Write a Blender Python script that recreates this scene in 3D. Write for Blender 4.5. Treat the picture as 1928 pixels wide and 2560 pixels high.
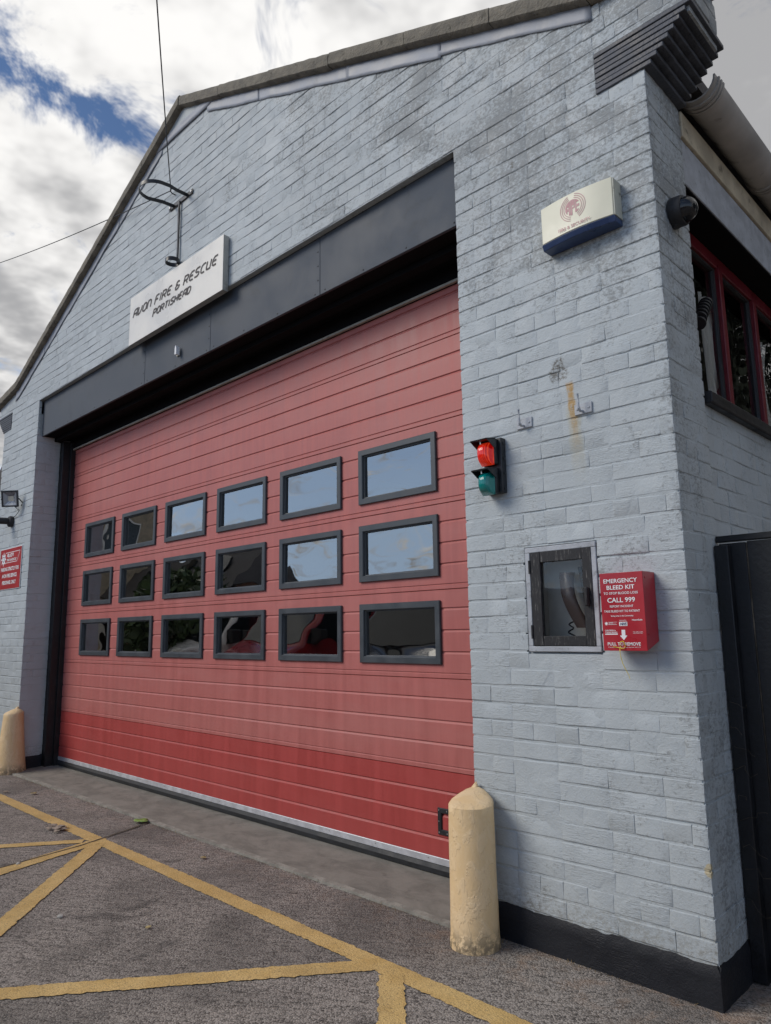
import bpy, bmesh, math, random
from mathutils import Vector, Matrix, noise
random.seed(7)
R = math.radians
scene = bpy.context.scene
for o in list(bpy.data.objects):
    bpy.data.objects.remove(o)
C = scene.collection

# ------------------------------------------------------------------ camera
cam_d = bpy.data.cameras.new('camera')
cam = bpy.data.objects.new('camera', cam_d)
C.objects.link(cam)
scene.camera = cam
CAM = Vector((5.1069, -3.1999, 1.3228))
yaw, pitch, roll = 0.772431, 0.1651698, -0.0148836
fw = Vector((-math.sin(yaw)*math.cos(pitch), math.cos(yaw)*math.cos(pitch), math.sin(pitch)))
rt = Vector((math.cos(yaw), math.sin(yaw), 0))
up = rt.cross(fw)
r2 = math.cos(roll)*rt + math.sin(roll)*up
u2 = -math.sin(roll)*rt + math.cos(roll)*up
cam.matrix_world = Matrix(((r2.x, u2.x, -fw.x, CAM.x), (r2.y, u2.y, -fw.y, CAM.y), (r2.z, u2.z, -fw.z, CAM.z), (0, 0, 0, 1)))
cam_d.sensor_fit = 'VERTICAL'
cam_d.sensor_height = 36
cam_d.lens = 36*1804.8/2560
cam_d.clip_start = 0.05
cam_d.clip_end = 2000
scene.render.resolution_x = 771
scene.render.resolution_y = 1024
scene.view_settings.view_transform = 'Standard'
scene.view_settings.look = 'None'
scene.view_settings.exposure = 0.46
scene.view_settings.gamma = 1.0
scene.cycles.max_bounces = 6
scene.cycles.diffuse_bounces = 3
scene.cycles.glossy_bounces = 3
scene.cycles.transparent_max_bounces = 8

# ------------------------------------------------------------------ sun and sky
SUN_DIR = Vector((-0.46, -0.66, 0.60)).normalized()      # towards the sun
sun_d = bpy.data.lights.new('sun', 'SUN')
sun_d.energy = 1.5
sun_d.angle = R(30)
sun_d.color = (1.0, 0.93, 0.82)
sun = bpy.data.objects.new('sun', sun_d)
C.objects.link(sun)
sun.rotation_euler = SUN_DIR.to_track_quat('Z', 'Y').to_euler()
sun.location = (-10, -10, 12)

world = bpy.data.worlds.new('World')
scene.world = world
world.use_nodes = True
wn = world.node_tree
wn.nodes.clear()


class NT:
    """small helper to write node trees"""
    def __init__(s, tree):
        s.t = tree

    def n(s, typ, **kw):
        nd = s.t.nodes.new(typ)
        ins = kw.pop('ins', {})
        for k, v in kw.items():
            setattr(nd, k, v)
        for k, v in ins.items():
            if isinstance(v, bpy.types.NodeSocket):
                s.t.links.new(v, nd.inputs[k])
            else:
                nd.inputs[k].default_value = v
        return nd

    def math(s, op, a, b=0.0, c=0.0, clamp=False):
        nd = s.n('ShaderNodeMath', operation=op, use_clamp=clamp, ins={0: a, 1: b, 2: c})
        return nd.outputs[0]

    def vmath(s, op, a, b=(0, 0, 0)):
        nd = s.n('ShaderNodeVectorMath', operation=op, ins={0: a, 1: b})
        return nd.outputs[0]

    def mix(s, f, a, b, blend='MIX'):
        nd = s.n('ShaderNodeMix', data_type='RGBA', blend_type=blend, clamp_factor=True)
        for idx, v in ((0, f), (6, a), (7, b)):
            if isinstance(v, bpy.types.NodeSocket):
                s.t.links.new(v, nd.inputs[idx])
            else:
                nd.inputs[idx].default_value = v if idx == 0 else (tuple(v) + (1,))[:4]
        return nd.outputs[2]

    def ramp(s, f, lo, hi, a=0.0, b=1.0, smooth=True):
        nd = s.n('ShaderNodeMapRange', interpolation_type='SMOOTHSTEP' if smooth else 'LINEAR', clamp=True,
                 ins={0: f, 1: lo, 2: hi, 3: a, 4: b})
        return nd.outputs[0]

    def noise(s, vec, scale, detail=4.0, rough=0.55, dist=0.0, out=0):
        nd = s.n('ShaderNodeTexNoise', ins={'Vector': vec, 'Scale': scale, 'Detail': detail, 'Roughness': rough, 'Distortion': dist})
        return nd.outputs[out]

    def voro(s, vec, scale, out='Distance', feature='F1'):
        nd = s.n('ShaderNodeTexVoronoi', feature=feature, ins={'Vector': vec, 'Scale': scale})
        return nd.outputs[out]

    def sep(s, vec):
        nd = s.n('ShaderNodeSeparateXYZ', ins={0: vec})
        return nd.outputs


W = NT(wn)
tc = W.n('ShaderNodeTexCoord')
sky = W.n('ShaderNodeTexSky', sky_type='NISHITA', sun_disc=False, sun_elevation=math.asin(SUN_DIR.z),
          sun_rotation=math.atan2(SUN_DIR.x, SUN_DIR.y), altitude=20, air_density=1.0, dust_density=0.15, ozone_density=1.6)
dirv = tc.outputs['Generated']
sx, sy, sz = W.sep(dirv)
den = W.math('ADD', W.math('MAXIMUM', sz, 0.0), 0.16)
px = W.math('DIVIDE', sx, den)
py = W.math('DIVIDE', sy, den)
pv = W.n('ShaderNodeCombineXYZ', ins={0: px, 1: py, 2: 3.7}).outputs[0]
n1 = W.noise(pv, 4.6, 5.5, 0.66, 0.5)
n2 = W.noise(W.vmath('ADD', pv, (5.3, 1.7, 2.0)), 1.9, 2.0, 0.55, 0.0)
n3 = W.noise(W.vmath('ADD', pv, (-3.3, 8.7, 1.0)), 8.5, 3.0, 0.6, 0.0)
# cloud is thicker over the station (north), broken blue to the south
cov = W.ramp(sy, -0.35, 0.22, -0.085, 0.17)
band = W.math('ABSOLUTE', W.math('ADD', W.math('ADD', px, 0.975), W.math('MULTIPLY', W.math('SUBTRACT', n2, 0.5), 0.30)))
gap = W.ramp(band, 0.16, 0.0, 0.0, 0.215)
cm = W.math('SUBTRACT', W.math('ADD', n1, cov), gap)
cloud = W.ramp(cm, 0.41, 0.60)
lit = W.ramp(W.math('ABSOLUTE', W.math('ADD', px, 1.02)), 0.62, 0.18, -0.035, 0.06)
shade = W.math('ADD', W.math('MULTIPLY', n2, 0.60), W.math('MULTIPLY', n3, 0.40))
thick = W.ramp(W.math('ADD', shade, lit), 0.38, 0.64)
ccol = W.mix(thick, (3.05, 3.05, 3.12), (7.3, 7.2, 7.05))
skyc = W.mix(1.0, sky.outputs[0], (0.60, 0.66, 0.76), 'MULTIPLY')
haze_f = W.ramp(sz, 0.50, 0.10, 0.0, 0.85)
skyc = W.mix(haze_f, skyc, (4.3, 5.7, 7.9))
full = W.mix(cloud, skyc, ccol)
bg = W.n('ShaderNodeBackground', ins={'Color': full, 'Strength': 0.1})
wo = W.n('ShaderNodeOutputWorld')
wn.links.new(bg.outputs[0], wo.inputs[0])

# ------------------------------------------------------------------ materials
MATS = {}


def new_mat(name):
    m = bpy.data.materials.new(name)
    m.use_nodes = True
    m.node_tree.nodes.clear()
    MATS[name] = m
    return m, NT(m.node_tree)


def finish(m, N, col, rough=0.6, bump=None, bstr=0.3, bdist=0.005, metal=0.0, spec=0.4, emit=None, estr=0.0, coat=0.0):
    p = N.n('ShaderNodeBsdfPrincipled')
    def put(k, v):
        if isinstance(v, bpy.types.NodeSocket):
            N.t.links.new(v, p.inputs[k])
        else:
            p.inputs[k].default_value = v
    put('Base Color', col if isinstance(col, bpy.types.NodeSocket) else tuple(col) + (1,))
    put('Roughness', rough)
    put('Metallic', metal)
    put('Specular IOR Level', spec)
    put('Coat Weight', coat)
    if emit is not None:
        put('Emission Color', tuple(emit) + (1,))
        put('Emission Strength', estr)
    if bump is not None:
        b = N.n('ShaderNodeBump', ins={'Height': bump, 'Strength': bstr, 'Distance': bdist})
        N.t.links.new(b.outputs[0], p.inputs['Normal'])
    o = N.n('ShaderNodeOutputMaterial')
    N.t.links.new(p.outputs[0], o.inputs[0])
    return m


def pos(N):
    return N.n('ShaderNodeNewGeometry').outputs['Position']


def simple(name, col, rough=0.6, var=0.12, nscale=9.0, bstr=0.15, bscale=120.0, bdist=0.002, metal=0.0, dirt=None, damt=0.4, spec=0.5, coat=0.0):
    """painted / plain surface with wear: colour variation, fine relief, uneven gloss"""
    m, N = new_mat(name)
    p = pos(N)
    a = N.noise(p, nscale, 3, 0.6)
    c = N.mix(N.ramp(a, 0.3, 0.7), [x*(1-var) for x in col], [min(1, x*(1+var)) for x in col])
    if dirt:
        d = N.noise(p, nscale*2.3, 5, 0.68, 0.4)
        c = N.mix(N.ramp(d, 0.55, 0.72, 0, damt), c, dirt)
    rr = N.ramp(a, 0.3, 0.7, max(0.02, rough-0.1), min(1, rough+0.1))
    return finish(m, N, c, rr, N.noise(p, bscale, 2, 0.6), bstr, bdist, metal, spec, coat=coat)


def mat_brick(name, base, dark=False):
    m, N = new_mat(name)
    p = pos(N)
    x, y, z = N.sep(p)
    big = N.noise(p, 1.3, 2, 0.6)
    mid = N.noise(p, 7.0, 2, 0.6)
    c = N.mix(N.ramp(big, 0.3, 0.7), [v*0.93 for v in base], [v*1.06 for v in base])
    c = N.mix(N.ramp(mid, 0.35, 0.7, 0, 0.35), c, [v*1.1 for v in base])
    fine = N.noise(p, 110, 1, 0.7)
    bumpy = N.noise(p, 34, 3, 0.7, 0.3)
    # rough wire-cut patches on some bricks, smooth thick paint on others
    patch = N.ramp(N.noise(p, 6.5, 1, 0.6, 0.5), 0.46, 0.60)
    sp = N.vmath('MULTIPLY', p, (1.0, 1.0, 5.5))
    wire = N.noise(sp, 26, 2, 0.65, 0.6)
    if not dark:
        # lichen and soot speckle, heaviest on the old weathered brick faces high up
        hz = N.ramp(z, 2.05, 3.45)
        side = N.ramp(x, 3.975, 3.985, 0, 0.22)
        blotch = N.noise(p, 2.1, 3, 0.62, 0.6)
        sp1 = N.noise(N.vmath('MULTIPLY', p, (1.0, 1.0, 1.3)), 50, 5, 0.85, 0.0)
        amt = N.math('ADD', N.math('MULTIPLY', N.math('ADD', hz, side), 0.138), N.math('MULTIPLY', N.math('SUBTRACT', blotch, 0.56), 0.55))
        amt = N.math('ADD', amt, N.math('MULTIPLY', patch, 0.045))
        right = N.ramp(x, 0.2, 3.4, -0.105, 0.035)
        amt = N.math('ADD', amt, right)
        d = N.ramp(N.math('ADD', sp1, amt), 0.60, 0.73)
        c = N.mix(N.math('MULTIPLY', d, 0.52), c, (0.125, 0.123, 0.117))
        # grime at the foot
        ft = N.math('MULTIPLY', N.ramp(z, 0.30, 0.13), N.ramp(sp1, 0.42, 0.62))
        c = N.mix(N.math('MULTIPLY', ft, 0.55), c, (0.20, 0.18, 0.14))
        # rust run below the old fixing
        dx = N.math('ABSOLUTE', N.math('SUBTRACT', N.math('ADD', x, N.math('MULTIPLY', z, 0.062)), 3.683))
        wob = N.math('MULTIPLY', N.math('SUBTRACT', N.noise(p, 18, 4), 0.5), 0.03)
        run = N.ramp(N.math('ADD', dx, wob), 0.022, 0.010)
        run2 = N.ramp(N.math('ADD', dx, wob), 0.040, 0.022)
        vert = N.math('MULTIPLY', N.ramp(z, 2.43, 2.41), N.ramp(z, 2.05, 2.36))
        vert2 = N.math('MULTIPLY', N.ramp(z, 2.33, 2.27), N.ramp(z, 1.90, 2.2))
        rs = N.ramp(N.noise(p, 60, 5, 0.7), 0.25, 0.6, 0.35, 1.0)
        on = N.math('MULTIPLY', N.ramp(y, -0.36, -0.375), rs)
        c = N.mix(N.math('MULTIPLY', N.math('MULTIPLY', run2, vert2), N.math('MULTIPLY', on, 0.30)), c, (0.42, 0.34, 0.13))
        c = N.mix(N.math('MULTIPLY', N.math('MULTIPLY', run, vert), N.math('MULTIPLY', on, 0.85)), c, (0.40, 0.22, 0.035))
        # bare patches where the paint has fallen off
        for (qx, qz, rad) in ((3.48, 2.49, 0.060), (3.275, 3.61, 0.022)):
            q = N.n('ShaderNodeVectorMath', operation='DISTANCE', ins={0: p, 1: (qx, -0.385, qz)}).outputs['Value']
            q = N.math('ADD', q, N.math('MULTIPLY', N.math('SUBTRACT', N.noise(p, 17, 5, 0.75), 0.5), 0.16))
            c = N.mix(N.math('MULTIPLY', N.ramp(q, rad, rad*0.6), N.ramp(sp1, 0.42, 0.56)), c, (0.17, 0.165, 0.15))
        q = N.n('ShaderNodeVectorMath', operation='DISTANCE', ins={0: p, 1: (3.985, -0.386, 0.45)}).outputs['Value']
        q = N.math('ADD', q, N.math('MULTIPLY', N.math('SUBTRACT', N.noise(p, 40, 4, 0.7), 0.5), 0.03))
        c = N.mix(N.ramp(q, 0.026, 0.02), c, (0.46, 0.40, 0.27))
    h = N.math('ADD', N.math('MULTIPLY', fine, 0.30), N.math('MULTIPLY', bumpy, 0.45))
    h = N.math('ADD', h, N.math('MULTIPLY', N.math('MULTIPLY', wire, patch), 0.6))
    rr = N.ramp(mid, 0.3, 0.7, 0.52, 0.72)
    return finish(m, N, c, rr, h, 0.62, 0.008, spec=0.3)


mat_brick('wall_paint', (0.440, 0.477, 0.492))
mat_brick('plinth_paint', (0.016, 0.017, 0.021), dark=True)

# asphalt
m, N = new_mat('asphalt')
p = pos(N)
x, y, z = N.sep(p)
st = N.n('ShaderNodeTexVoronoi', feature='F1', ins={'Vector': p, 'Scale': 150.0})
g1 = N.noise(p, 240, 3, 0.7)
g2 = N.noise(p, 1.1, 5, 0.6, 0.4)
rot = N.n('ShaderNodeVectorRotate', rotation_type='Z_AXIS', ins={'Vector': p, 'Angle': R(-33)}).outputs[0]
ridge = N.noise(N.vmath('MULTIPLY', rot, (9.0, 48.0, 1.0)), 1.0, 4, 0.62, 0.6)
scol = N.sep(st.outputs['Color'])[0]
c = N.mix(N.ramp(scol, 0.1, 0.95), (0.068, 0.060, 0.054), (0.36, 0.322, 0.29))
c = N.mix(N.ramp(N.math('ADD', N.math('MULTIPLY', ridge, 0.6), N.math('MULTIPLY', g1, 0.4)), 0.40, 0.62, 0, 0.55), c, (0.44, 0.39, 0.345))
c = N.mix(N.ramp(g2, 0.42, 0.66, 0, 0.55), c, (0.085, 0.078, 0.072))
st3 = N.noise(p, 2.7, 4, 0.6, 0.8)
c = N.mix(N.ramp(st3, 0.60, 0.70, 0, 0.45), c, (0.05, 0.047, 0.045))
tan = N.math('MULTIPLY', N.ramp(y, -0.85, -0.47), N.ramp(N.noise(p, 9, 6, 0.7, 0.4), 0.45, 0.68))
tan = N.math('MULTIPLY', tan, N.ramp(x, 2.2, 3.6, 0.35, 1.0))
c = N.mix(N.math('MULTIPLY', tan, 0.6), c, (0.33, 0.22, 0.15))
h = N.math('ADD', N.math('MULTIPLY', st.outputs['Distance'], -1.0), N.math('MULTIPLY', ridge, 1.3))
h = N.math('ADD', h, N.math('MULTIPLY', g1, 0.5))
finish(m, N, c, 0.88, h, 0.55, 0.008, spec=0.2)

# concrete apron
m, N = new_mat('apron_concrete')
p = pos(N)
a = N.noise(N.vmath('MULTIPLY', p, (1.5, 2.6, 1)), 2.6, 6, 0.72, 0.4)
s1 = N.noise(p, 150, 4, 0.7)
c = N.mix(N.ramp(a, 0.32, 0.66), (0.175, 0.166, 0.142), (0.275, 0.258, 0.222))
c = N.mix(N.ramp(s1, 0.45, 0.7, 0, 0.4), c, (0.27, 0.26, 0.24))
c = N.mix(N.ramp(N.noise(p, 5.0, 8, 0.7), 0.56, 0.7, 0, 0.5), c, (0.07, 0.068, 0.06))
finish(m, N, c, 0.85, N.math('ADD', N.math('MULTIPLY', s1, 0.4), a), 0.4, 0.006, spec=0.25)
simple('apron_edge', (0.27, 0.255, 0.22), 0.85, 0.25, 12, 0.5, 130, 0.006, dirt=(0.12, 0.11, 0.09), damt=0.7)

# worn yellow road paint
m, N = new_mat('yellow_paint')
p = pos(N)
a = N.noise(p, 6, 6, 0.65)
c = N.mix(N.ramp(a, 0.3, 0.7), (0.56, 0.37, 0.135), (0.68, 0.475, 0.20))
c = N.mix(N.ramp(N.noise(p, 85, 5, 0.75), 0.54, 0.66, 0, 0.75), c, (0.20, 0.155, 0.09))
c = N.mix(N.ramp(N.noise(p, 3.2, 4, 0.6), 0.5, 0.75, 0, 0.4), c, (0.37, 0.265, 0.125))
crk = N.voro(N.vmath('ADD', p, N.vmath('SCALE', N.noise(p, 9, 3, 0.6, 0, 1))), 9.0, feature='DISTANCE_TO_EDGE')
st2 = N.voro(p, 135.0)
c = N.mix(N.ramp(crk, 0.035, 0.012, 0, 0.45), c, (0.16, 0.12, 0.07))
h = N.math('ADD', N.math('MULTIPLY', st2, -0.6), N.math('MULTIPLY', N.noise(p, 45, 4), 0.7))
finish(m, N, c, 0.7, h, 0.55, 0.006, spec=0.3)

# door reds: sun-faded upper panels, newer bottom panel
for nm, col in (('door_red_faded', (0.46, 0.140, 0.124)), ('door_red_new', (0.41, 0.062, 0.056))):
    m, N = new_mat(nm)
    p = pos(N)
    st1 = N.noise(N.vmath('MULTIPLY', p, (5.0, 1.0, 0.45)), 2.4, 6, 0.65, 0.3)
    bl = N.noise(N.vmath('MULTIPLY', p, (0.8, 1, 2.2)), 1.6, 4, 0.6)
    c = N.mix(N.ramp(st1, 0.3, 0.72), [v*0.9 for v in col], [v*1.08 for v in col])
    c = N.mix(N.ramp(bl, 0.4, 0.7, 0, 0.4), c, [col[0]*1.04, col[1]*1.35, col[2]*1.35])
    c = N.mix(N.ramp(N.noise(p, 38, 6, 0.75), 0.64, 0.74, 0, 0.45), c, [v*0.45 for v in col])
    g = N.noise(N.vmath('MULTIPLY', p, (8, 1, 160)), 1.0, 3, 0.5)
    finish(m, N, c, N.ramp(st1, 0.3, 0.7, 0.40, 0.55), g, 0.10, 0.002, spec=0.4)

simple('beam_paint', (0.066, 0.078, 0.096), 0.72, 0.14, 2.2, 0.12, 60, 0.003, dirt=(0.05, 0.055, 0.06), damt=0.5)
simple('frame_grey', (0.052, 0.060, 0.068), 0.45, 0.1, 8, 0.05)
simple('black_paint', (0.010, 0.010, 0.012), 0.5, 0.3, 8, 0.2, 60, 0.004, dirt=(0.035, 0.034, 0.032), damt=0.6)
simple('black_soft', (0.008, 0.008, 0.009), 0.9, 0.2, 6, 0.1, spec=0.1)
simple('black_rubber', (0.022, 0.024, 0.027), 0.6, 0.2, 10, 0.2)
simple('aluminium', (0.60, 0.61, 0.64), 0.45, 0.1, 14, 0.05, metal=0.35)
simple('trim_cream', (0.36, 0.34, 0.29), 0.6, 0.2, 8, 0.1, dirt=(0.12, 0.11, 0.09), damt=0.6)
simple('coping_stone', (0.185, 0.165, 0.130), 0.9, 0.3, 9, 0.8, 70, 0.014, dirt=(0.055, 0.050, 0.035), damt=0.85)
simple('lead', (0.31, 0.33, 0.37), 0.55, 0.16, 5, 0.3, 30, 0.006, dirt=(0.22, 0.23, 0.25), damt=0.5)
simple('slate_tile', (0.062, 0.068, 0.082), 0.55, 0.3, 12, 0.5, 80, 0.006, dirt=(0.02, 0.02, 0.022), damt=0.7)
simple('tile_dark', (0.030, 0.031, 0.036), 0.6, 0.4, 12, 0.5, 80, 0.006, dirt=(0.10, 0.09, 0.08), damt=0.5)
simple('sign_white', (0.80, 0.765, 0.69), 0.35, 0.04, 3, 0.03, 40, 0.002, dirt=(0.6, 0.56, 0.48), damt=0.25)
simple('sign_edge', (0.40, 0.40, 0.37), 0.4, 0.15, 6, 0.05, metal=0.2, dirt=(0.12, 0.11, 0.09), damt=0.5)
simple('sign_letter', (0.035, 0.026, 0.024), 0.6, 0.3, 30, 0.1, dirt=(0.16, 0.13, 0.11), damt=0.4)
m, N = new_mat('bollard_cream')
p = pos(N)
x, y, z = N.sep(p)
fl = N.noise(N.vmath('MULTIPLY', p, (1, 1, 0.6)), 15, 4, 0.62, 0.5)
flake = N.math('ADD', N.ramp(fl, 0.50, 0.525), N.ramp(fl, 0.60, 0.62))
nb = N.noise(p, 60, 2, 0.6)
c = N.mix(N.ramp(fl, 0.3, 0.7), (0.77, 0.55, 0.295), (0.84, 0.63, 0.38))
c = N.mix(N.ramp(N.noise(p, 24, 5, 0.72), 0.60, 0.75, 0, 0.3), c, (0.56, 0.38, 0.18))
grime = N.math('MULTIPLY', N.ramp(z, 0.10, 0.0), N.ramp(N.noise(p, 30, 5, 0.7), 0.38, 0.56))
c = N.mix(N.math('MULTIPLY', grime, 0.8), c, (0.16, 0.125, 0.08))
scuff = N.math('MULTIPLY', N.ramp(N.noise(N.vmath('MULTIPLY', p, (3, 3, 9)), 7, 5, 0.75), 0.70, 0.75), 0.45)
c = N.mix(scuff, c, (0.20, 0.17, 0.13))
finish(m, N, c, 0.5, N.math('ADD', N.math('MULTIPLY', flake, 0.5), N.math('MULTIPLY', nb, 0.35)), 0.6, 0.006)
simple('curtain_cloth', (0.78, 0.77, 0.72), 0.9, 0.05, 6, 0.05)
simple('cream_plastic', (0.72, 0.70, 0.55), 0.38, 0.03, 5, 0.02)
simple('cream_dirt_shade', (0.50, 0.50, 0.42), 0.5, 0.1, 9, 0.05, dirt=(0.06, 0.06, 0.05), damt=0.9)
simple('siren_blue', (0.030, 0.055, 0.135), 0.35, 0.15, 9, 0.05, dirt=(0.02, 0.02, 0.03), damt=0.5)
simple('logo_pink', (0.52, 0.27, 0.28), 0.5, 0.1, 20, 0.02)
simple('kit_red', (0.40, 0.012, 0.022), 0.35, 0.06, 6, 0.02, coat=0.2)
simple('print_white', (0.82, 0.82, 0.82), 0.5, 0.03, 20, 0.02)
simple('print_navy', (0.05, 0.05, 0.12), 0.5, 0.03, 20, 0.02)
simple('sign_red', (0.40, 0.022, 0.026), 0.4, 0.06, 6, 0.02)
simple('cord_yellow', (0.72, 0.55, 0.05), 0.6, 0.15, 60, 0.2)
simple('weathered_black', (0.022, 0.022, 0.024), 0.6, 0.3, 10, 0.4, 70, 0.004)
m, N = new_mat('worn_wood_black')
p = pos(N)
gr = N.noise(N.vmath('MULTIPLY', p, (9, 9, 1.2)), 16, 6, 0.7, 0.3)
gr2 = N.noise(N.vmath('MULTIPLY', p, (1.2, 9, 9)), 16, 6, 0.7, 0.3)
xz = N.ramp(N.noise(p, 8, 5, 0.65), 0.35, 0.6)
c = N.mix(N.ramp(gr, 0.54, 0.68, 0, 0.55), (0.020, 0.020, 0.022), (0.28, 0.27, 0.25))
finish(m, N, c, 0.6, gr, 0.6, 0.004)
simple('frame_paint', (0.40, 0.42, 0.45), 0.55, 0.12, 14, 0.3, 60, 0.004, dirt=(0.14, 0.14, 0.13), damt=0.6)
simple('cupboard_inside', (0.72, 0.70, 0.64), 0.7, 0.12, 6, 0.1)
simple('phone_plastic', (0.150, 0.105, 0.090), 0.35, 0.1, 14, 0.05)
simple('phone_black', (0.02, 0.02, 0.02), 0.4, 0.1, 14, 0.05)
simple('paper', (0.70, 0.69, 0.64), 0.7, 0.05, 14, 0.05)
simple('signal_black', (0.020, 0.023, 0.026), 0.4, 0.2, 14, 0.1, dirt=(0.07, 0.06, 0.05), damt=0.5)
simple('window_red', (0.155, 0.012, 0.020), 0.4, 0.12, 8, 0.1, dirt=(0.06, 0.01, 0.012), damt=0.5)
simple('gutter_grey', (0.40, 0.375, 0.345), 0.6, 0.2, 3, 0.2, 50, 0.004, dirt=(0.07, 0.065, 0.055), damt=0.8)
simple('fascia_cream', (0.50, 0.43, 0.31), 0.6, 0.2, 5, 0.2, dirt=(0.10, 0.085, 0.06), damt=0.8)
simple('gate_black', (0.006, 0.007, 0.009), 0.55, 0.3, 8, 0.3, 60, 0.005)
simple('interior_wall', (0.20, 0.20, 0.19), 0.9, 0.1, 3, 0.1)
simple('interior_floor', (0.10, 0.10, 0.10), 0.8, 0.2, 3, 0.1)
simple('roof_tile_dark', (0.075, 0.070, 0.070), 0.8, 0.25, 4, 0.5, 20, 0.02)
simple('red_brick', (0.24, 0.13, 0.09), 0.85, 0.25, 6, 0.4, 14, 0.02)
simple('buff_brick', (0.36, 0.30, 0.22), 0.85, 0.25, 6, 0.4, 14, 0.02)
simple('white_board', (0.70, 0.70, 0.68), 0.6, 0.06, 4, 0.1)
simple('bark', (0.09, 0.07, 0.05), 0.9, 0.3, 12, 0.6, 30, 0.02)
simple('leaf_dark', (0.045, 0.075, 0.025), 0.6, 0.45, 2.2, 0.1)
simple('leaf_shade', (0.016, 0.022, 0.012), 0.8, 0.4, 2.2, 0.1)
simple('leaf_green', (0.22, 0.34, 0.08), 0.55, 0.2, 40, 0.2, 60, 0.003)
simple('leaf_dead', (0.33, 0.27, 0.22), 0.8, 0.3, 40, 0.2, 60, 0.003)
simple('leaf_tan', (0.38, 0.30, 0.14), 0.8, 0.3, 40, 0.2, 60, 0.003)
simple('dry_grass', (0.25, 0.175, 0.08), 0.9, 0.4, 30, 0.1)
simple('joint_dirt', (0.085, 0.065, 0.040), 0.95, 0.4, 30, 0.6, 90, 0.006)
simple('car_red', (0.30, 0.015, 0.02), 0.3, 0.03, 3, 0.01, coat=0.5)
simple('car_white', (0.62, 0.62, 0.62), 0.3, 0.03, 3, 0.01, coat=0.5)
simple('car_grey', (0.06, 0.065, 0.07), 0.3, 0.03, 3, 0.01, coat=0.5)
simple('car_yellow', (0.62, 0.40, 0.02), 0.3, 0.03, 3, 0.01, coat=0.5)
simple('car_glass', (0.01, 0.012, 0.014), 0.08, 0.03, 3, 0.0)
simple('tyre', (0.015, 0.015, 0.015), 0.8, 0.2, 10, 0.2)
simple('cable_black', (0.02, 0.02, 0.022), 0.6, 0.1, 10, 0.05)
simple('iron_black', (0.012, 0.012, 0.014), 0.38, 0.2, 20, 0.1)
simple('screw_steel', (0.42, 0.42, 0.42), 0.35, 0.1, 20, 0.05, metal=0.8)
simple('floodlight_lens', (0.50, 0.50, 0.48), 0.3, 0.05, 20, 0.02)
simple('led_grey', (0.62, 0.58, 0.46), 0.35, 0.05, 20, 0.02)
simple('reflector_grey', (0.34, 0.35, 0.36), 0.3, 0.05, 20, 0.02, metal=0.5)
simple('stone_chip', (0.42, 0.40, 0.36), 0.8, 0.2, 30, 0.3)


def glass_mat(name, tint, boost, blend):
    m, N = new_mat(name)
    lw = N.n('ShaderNodeLayerWeight', ins={'Blend': blend})
    f = N.math('ADD', lw.outputs['Fresnel'], boost, clamp=True)
    tr = N.n('ShaderNodeBsdfTransparent', ins={'Color': tuple(tint) + (1,)})
    gl = N.n('ShaderNodeBsdfGlossy', ins={'Color': (0.97, 0.97, 0.95, 1), 'Roughness': 0.01})
    mx = N.n('ShaderNodeMixShader', ins={0: f, 1: tr.outputs[0], 2: gl.outputs[0]})
    o = N.n('ShaderNodeOutputMaterial')
    N.t.links.new(mx.outputs[0], o.inputs[0])


glass_mat('pane_outer', (0.72, 0.74, 0.76), 0.30, 0.40)
glass_mat('pane_inner', (0.66, 0.68, 0.70), 0.08, 0.36)
glass_mat('pane_side', (0.86, 0.86, 0.86), 0.0, 0.30)
glass_mat('pane_cupboard', (0.95, 0.95, 0.94), 0.02, 0.34)


def lens_mat(name, col, emit, estr):
    m, N = new_mat(name)
    p = pos(N)
    x, y, z = N.sep(p)
    w = N.n('ShaderNodeTexWave', wave_type='BANDS', bands_direction='X', ins={'Vector': p, 'Scale': 42.0, 'Distortion': 0.4})
    nz = N.noise(p, 30, 3, 0.6)
    pr = N.n('ShaderNodeBsdfPrincipled', ins={'Base Color': tuple(col) + (1,), 'Roughness': 0.12, 'Coat Weight': 0.6})
    b = N.n('ShaderNodeBump', ins={'Height': w.outputs['Fac'], 'Strength': 0.35, 'Distance': 0.004})
    N.t.links.new(b.outputs[0], pr.inputs['Normal'])
    if estr > 0:
        ec = N.mix(N.ramp(N.math('MULTIPLY', nz, w.outputs['Fac']), 0.15, 0.5), (0.45, 0.0, 0.0), emit)
        N.t.links.new(ec, pr.inputs['Emission Color'])
        pr.inputs['Emission Strength'].default_value = estr
    o = N.n('ShaderNodeOutputMaterial')
    N.t.links.new(pr.outputs[0], o.inputs[0])


lens_mat('lens_red', (0.50, 0.008, 0.008), (1.0, 0.08, 0.015), 0.32)
lens_mat('lens_green', (0.0, 0.22, 0.20), (0, 0, 0), 0.0)


# ------------------------------------------------------------------ mesh helpers
def wloc(o):
    v = Vector((0, 0, 0))
    while o is not None:
        v += o.location
        o = o.parent
    return v


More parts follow.
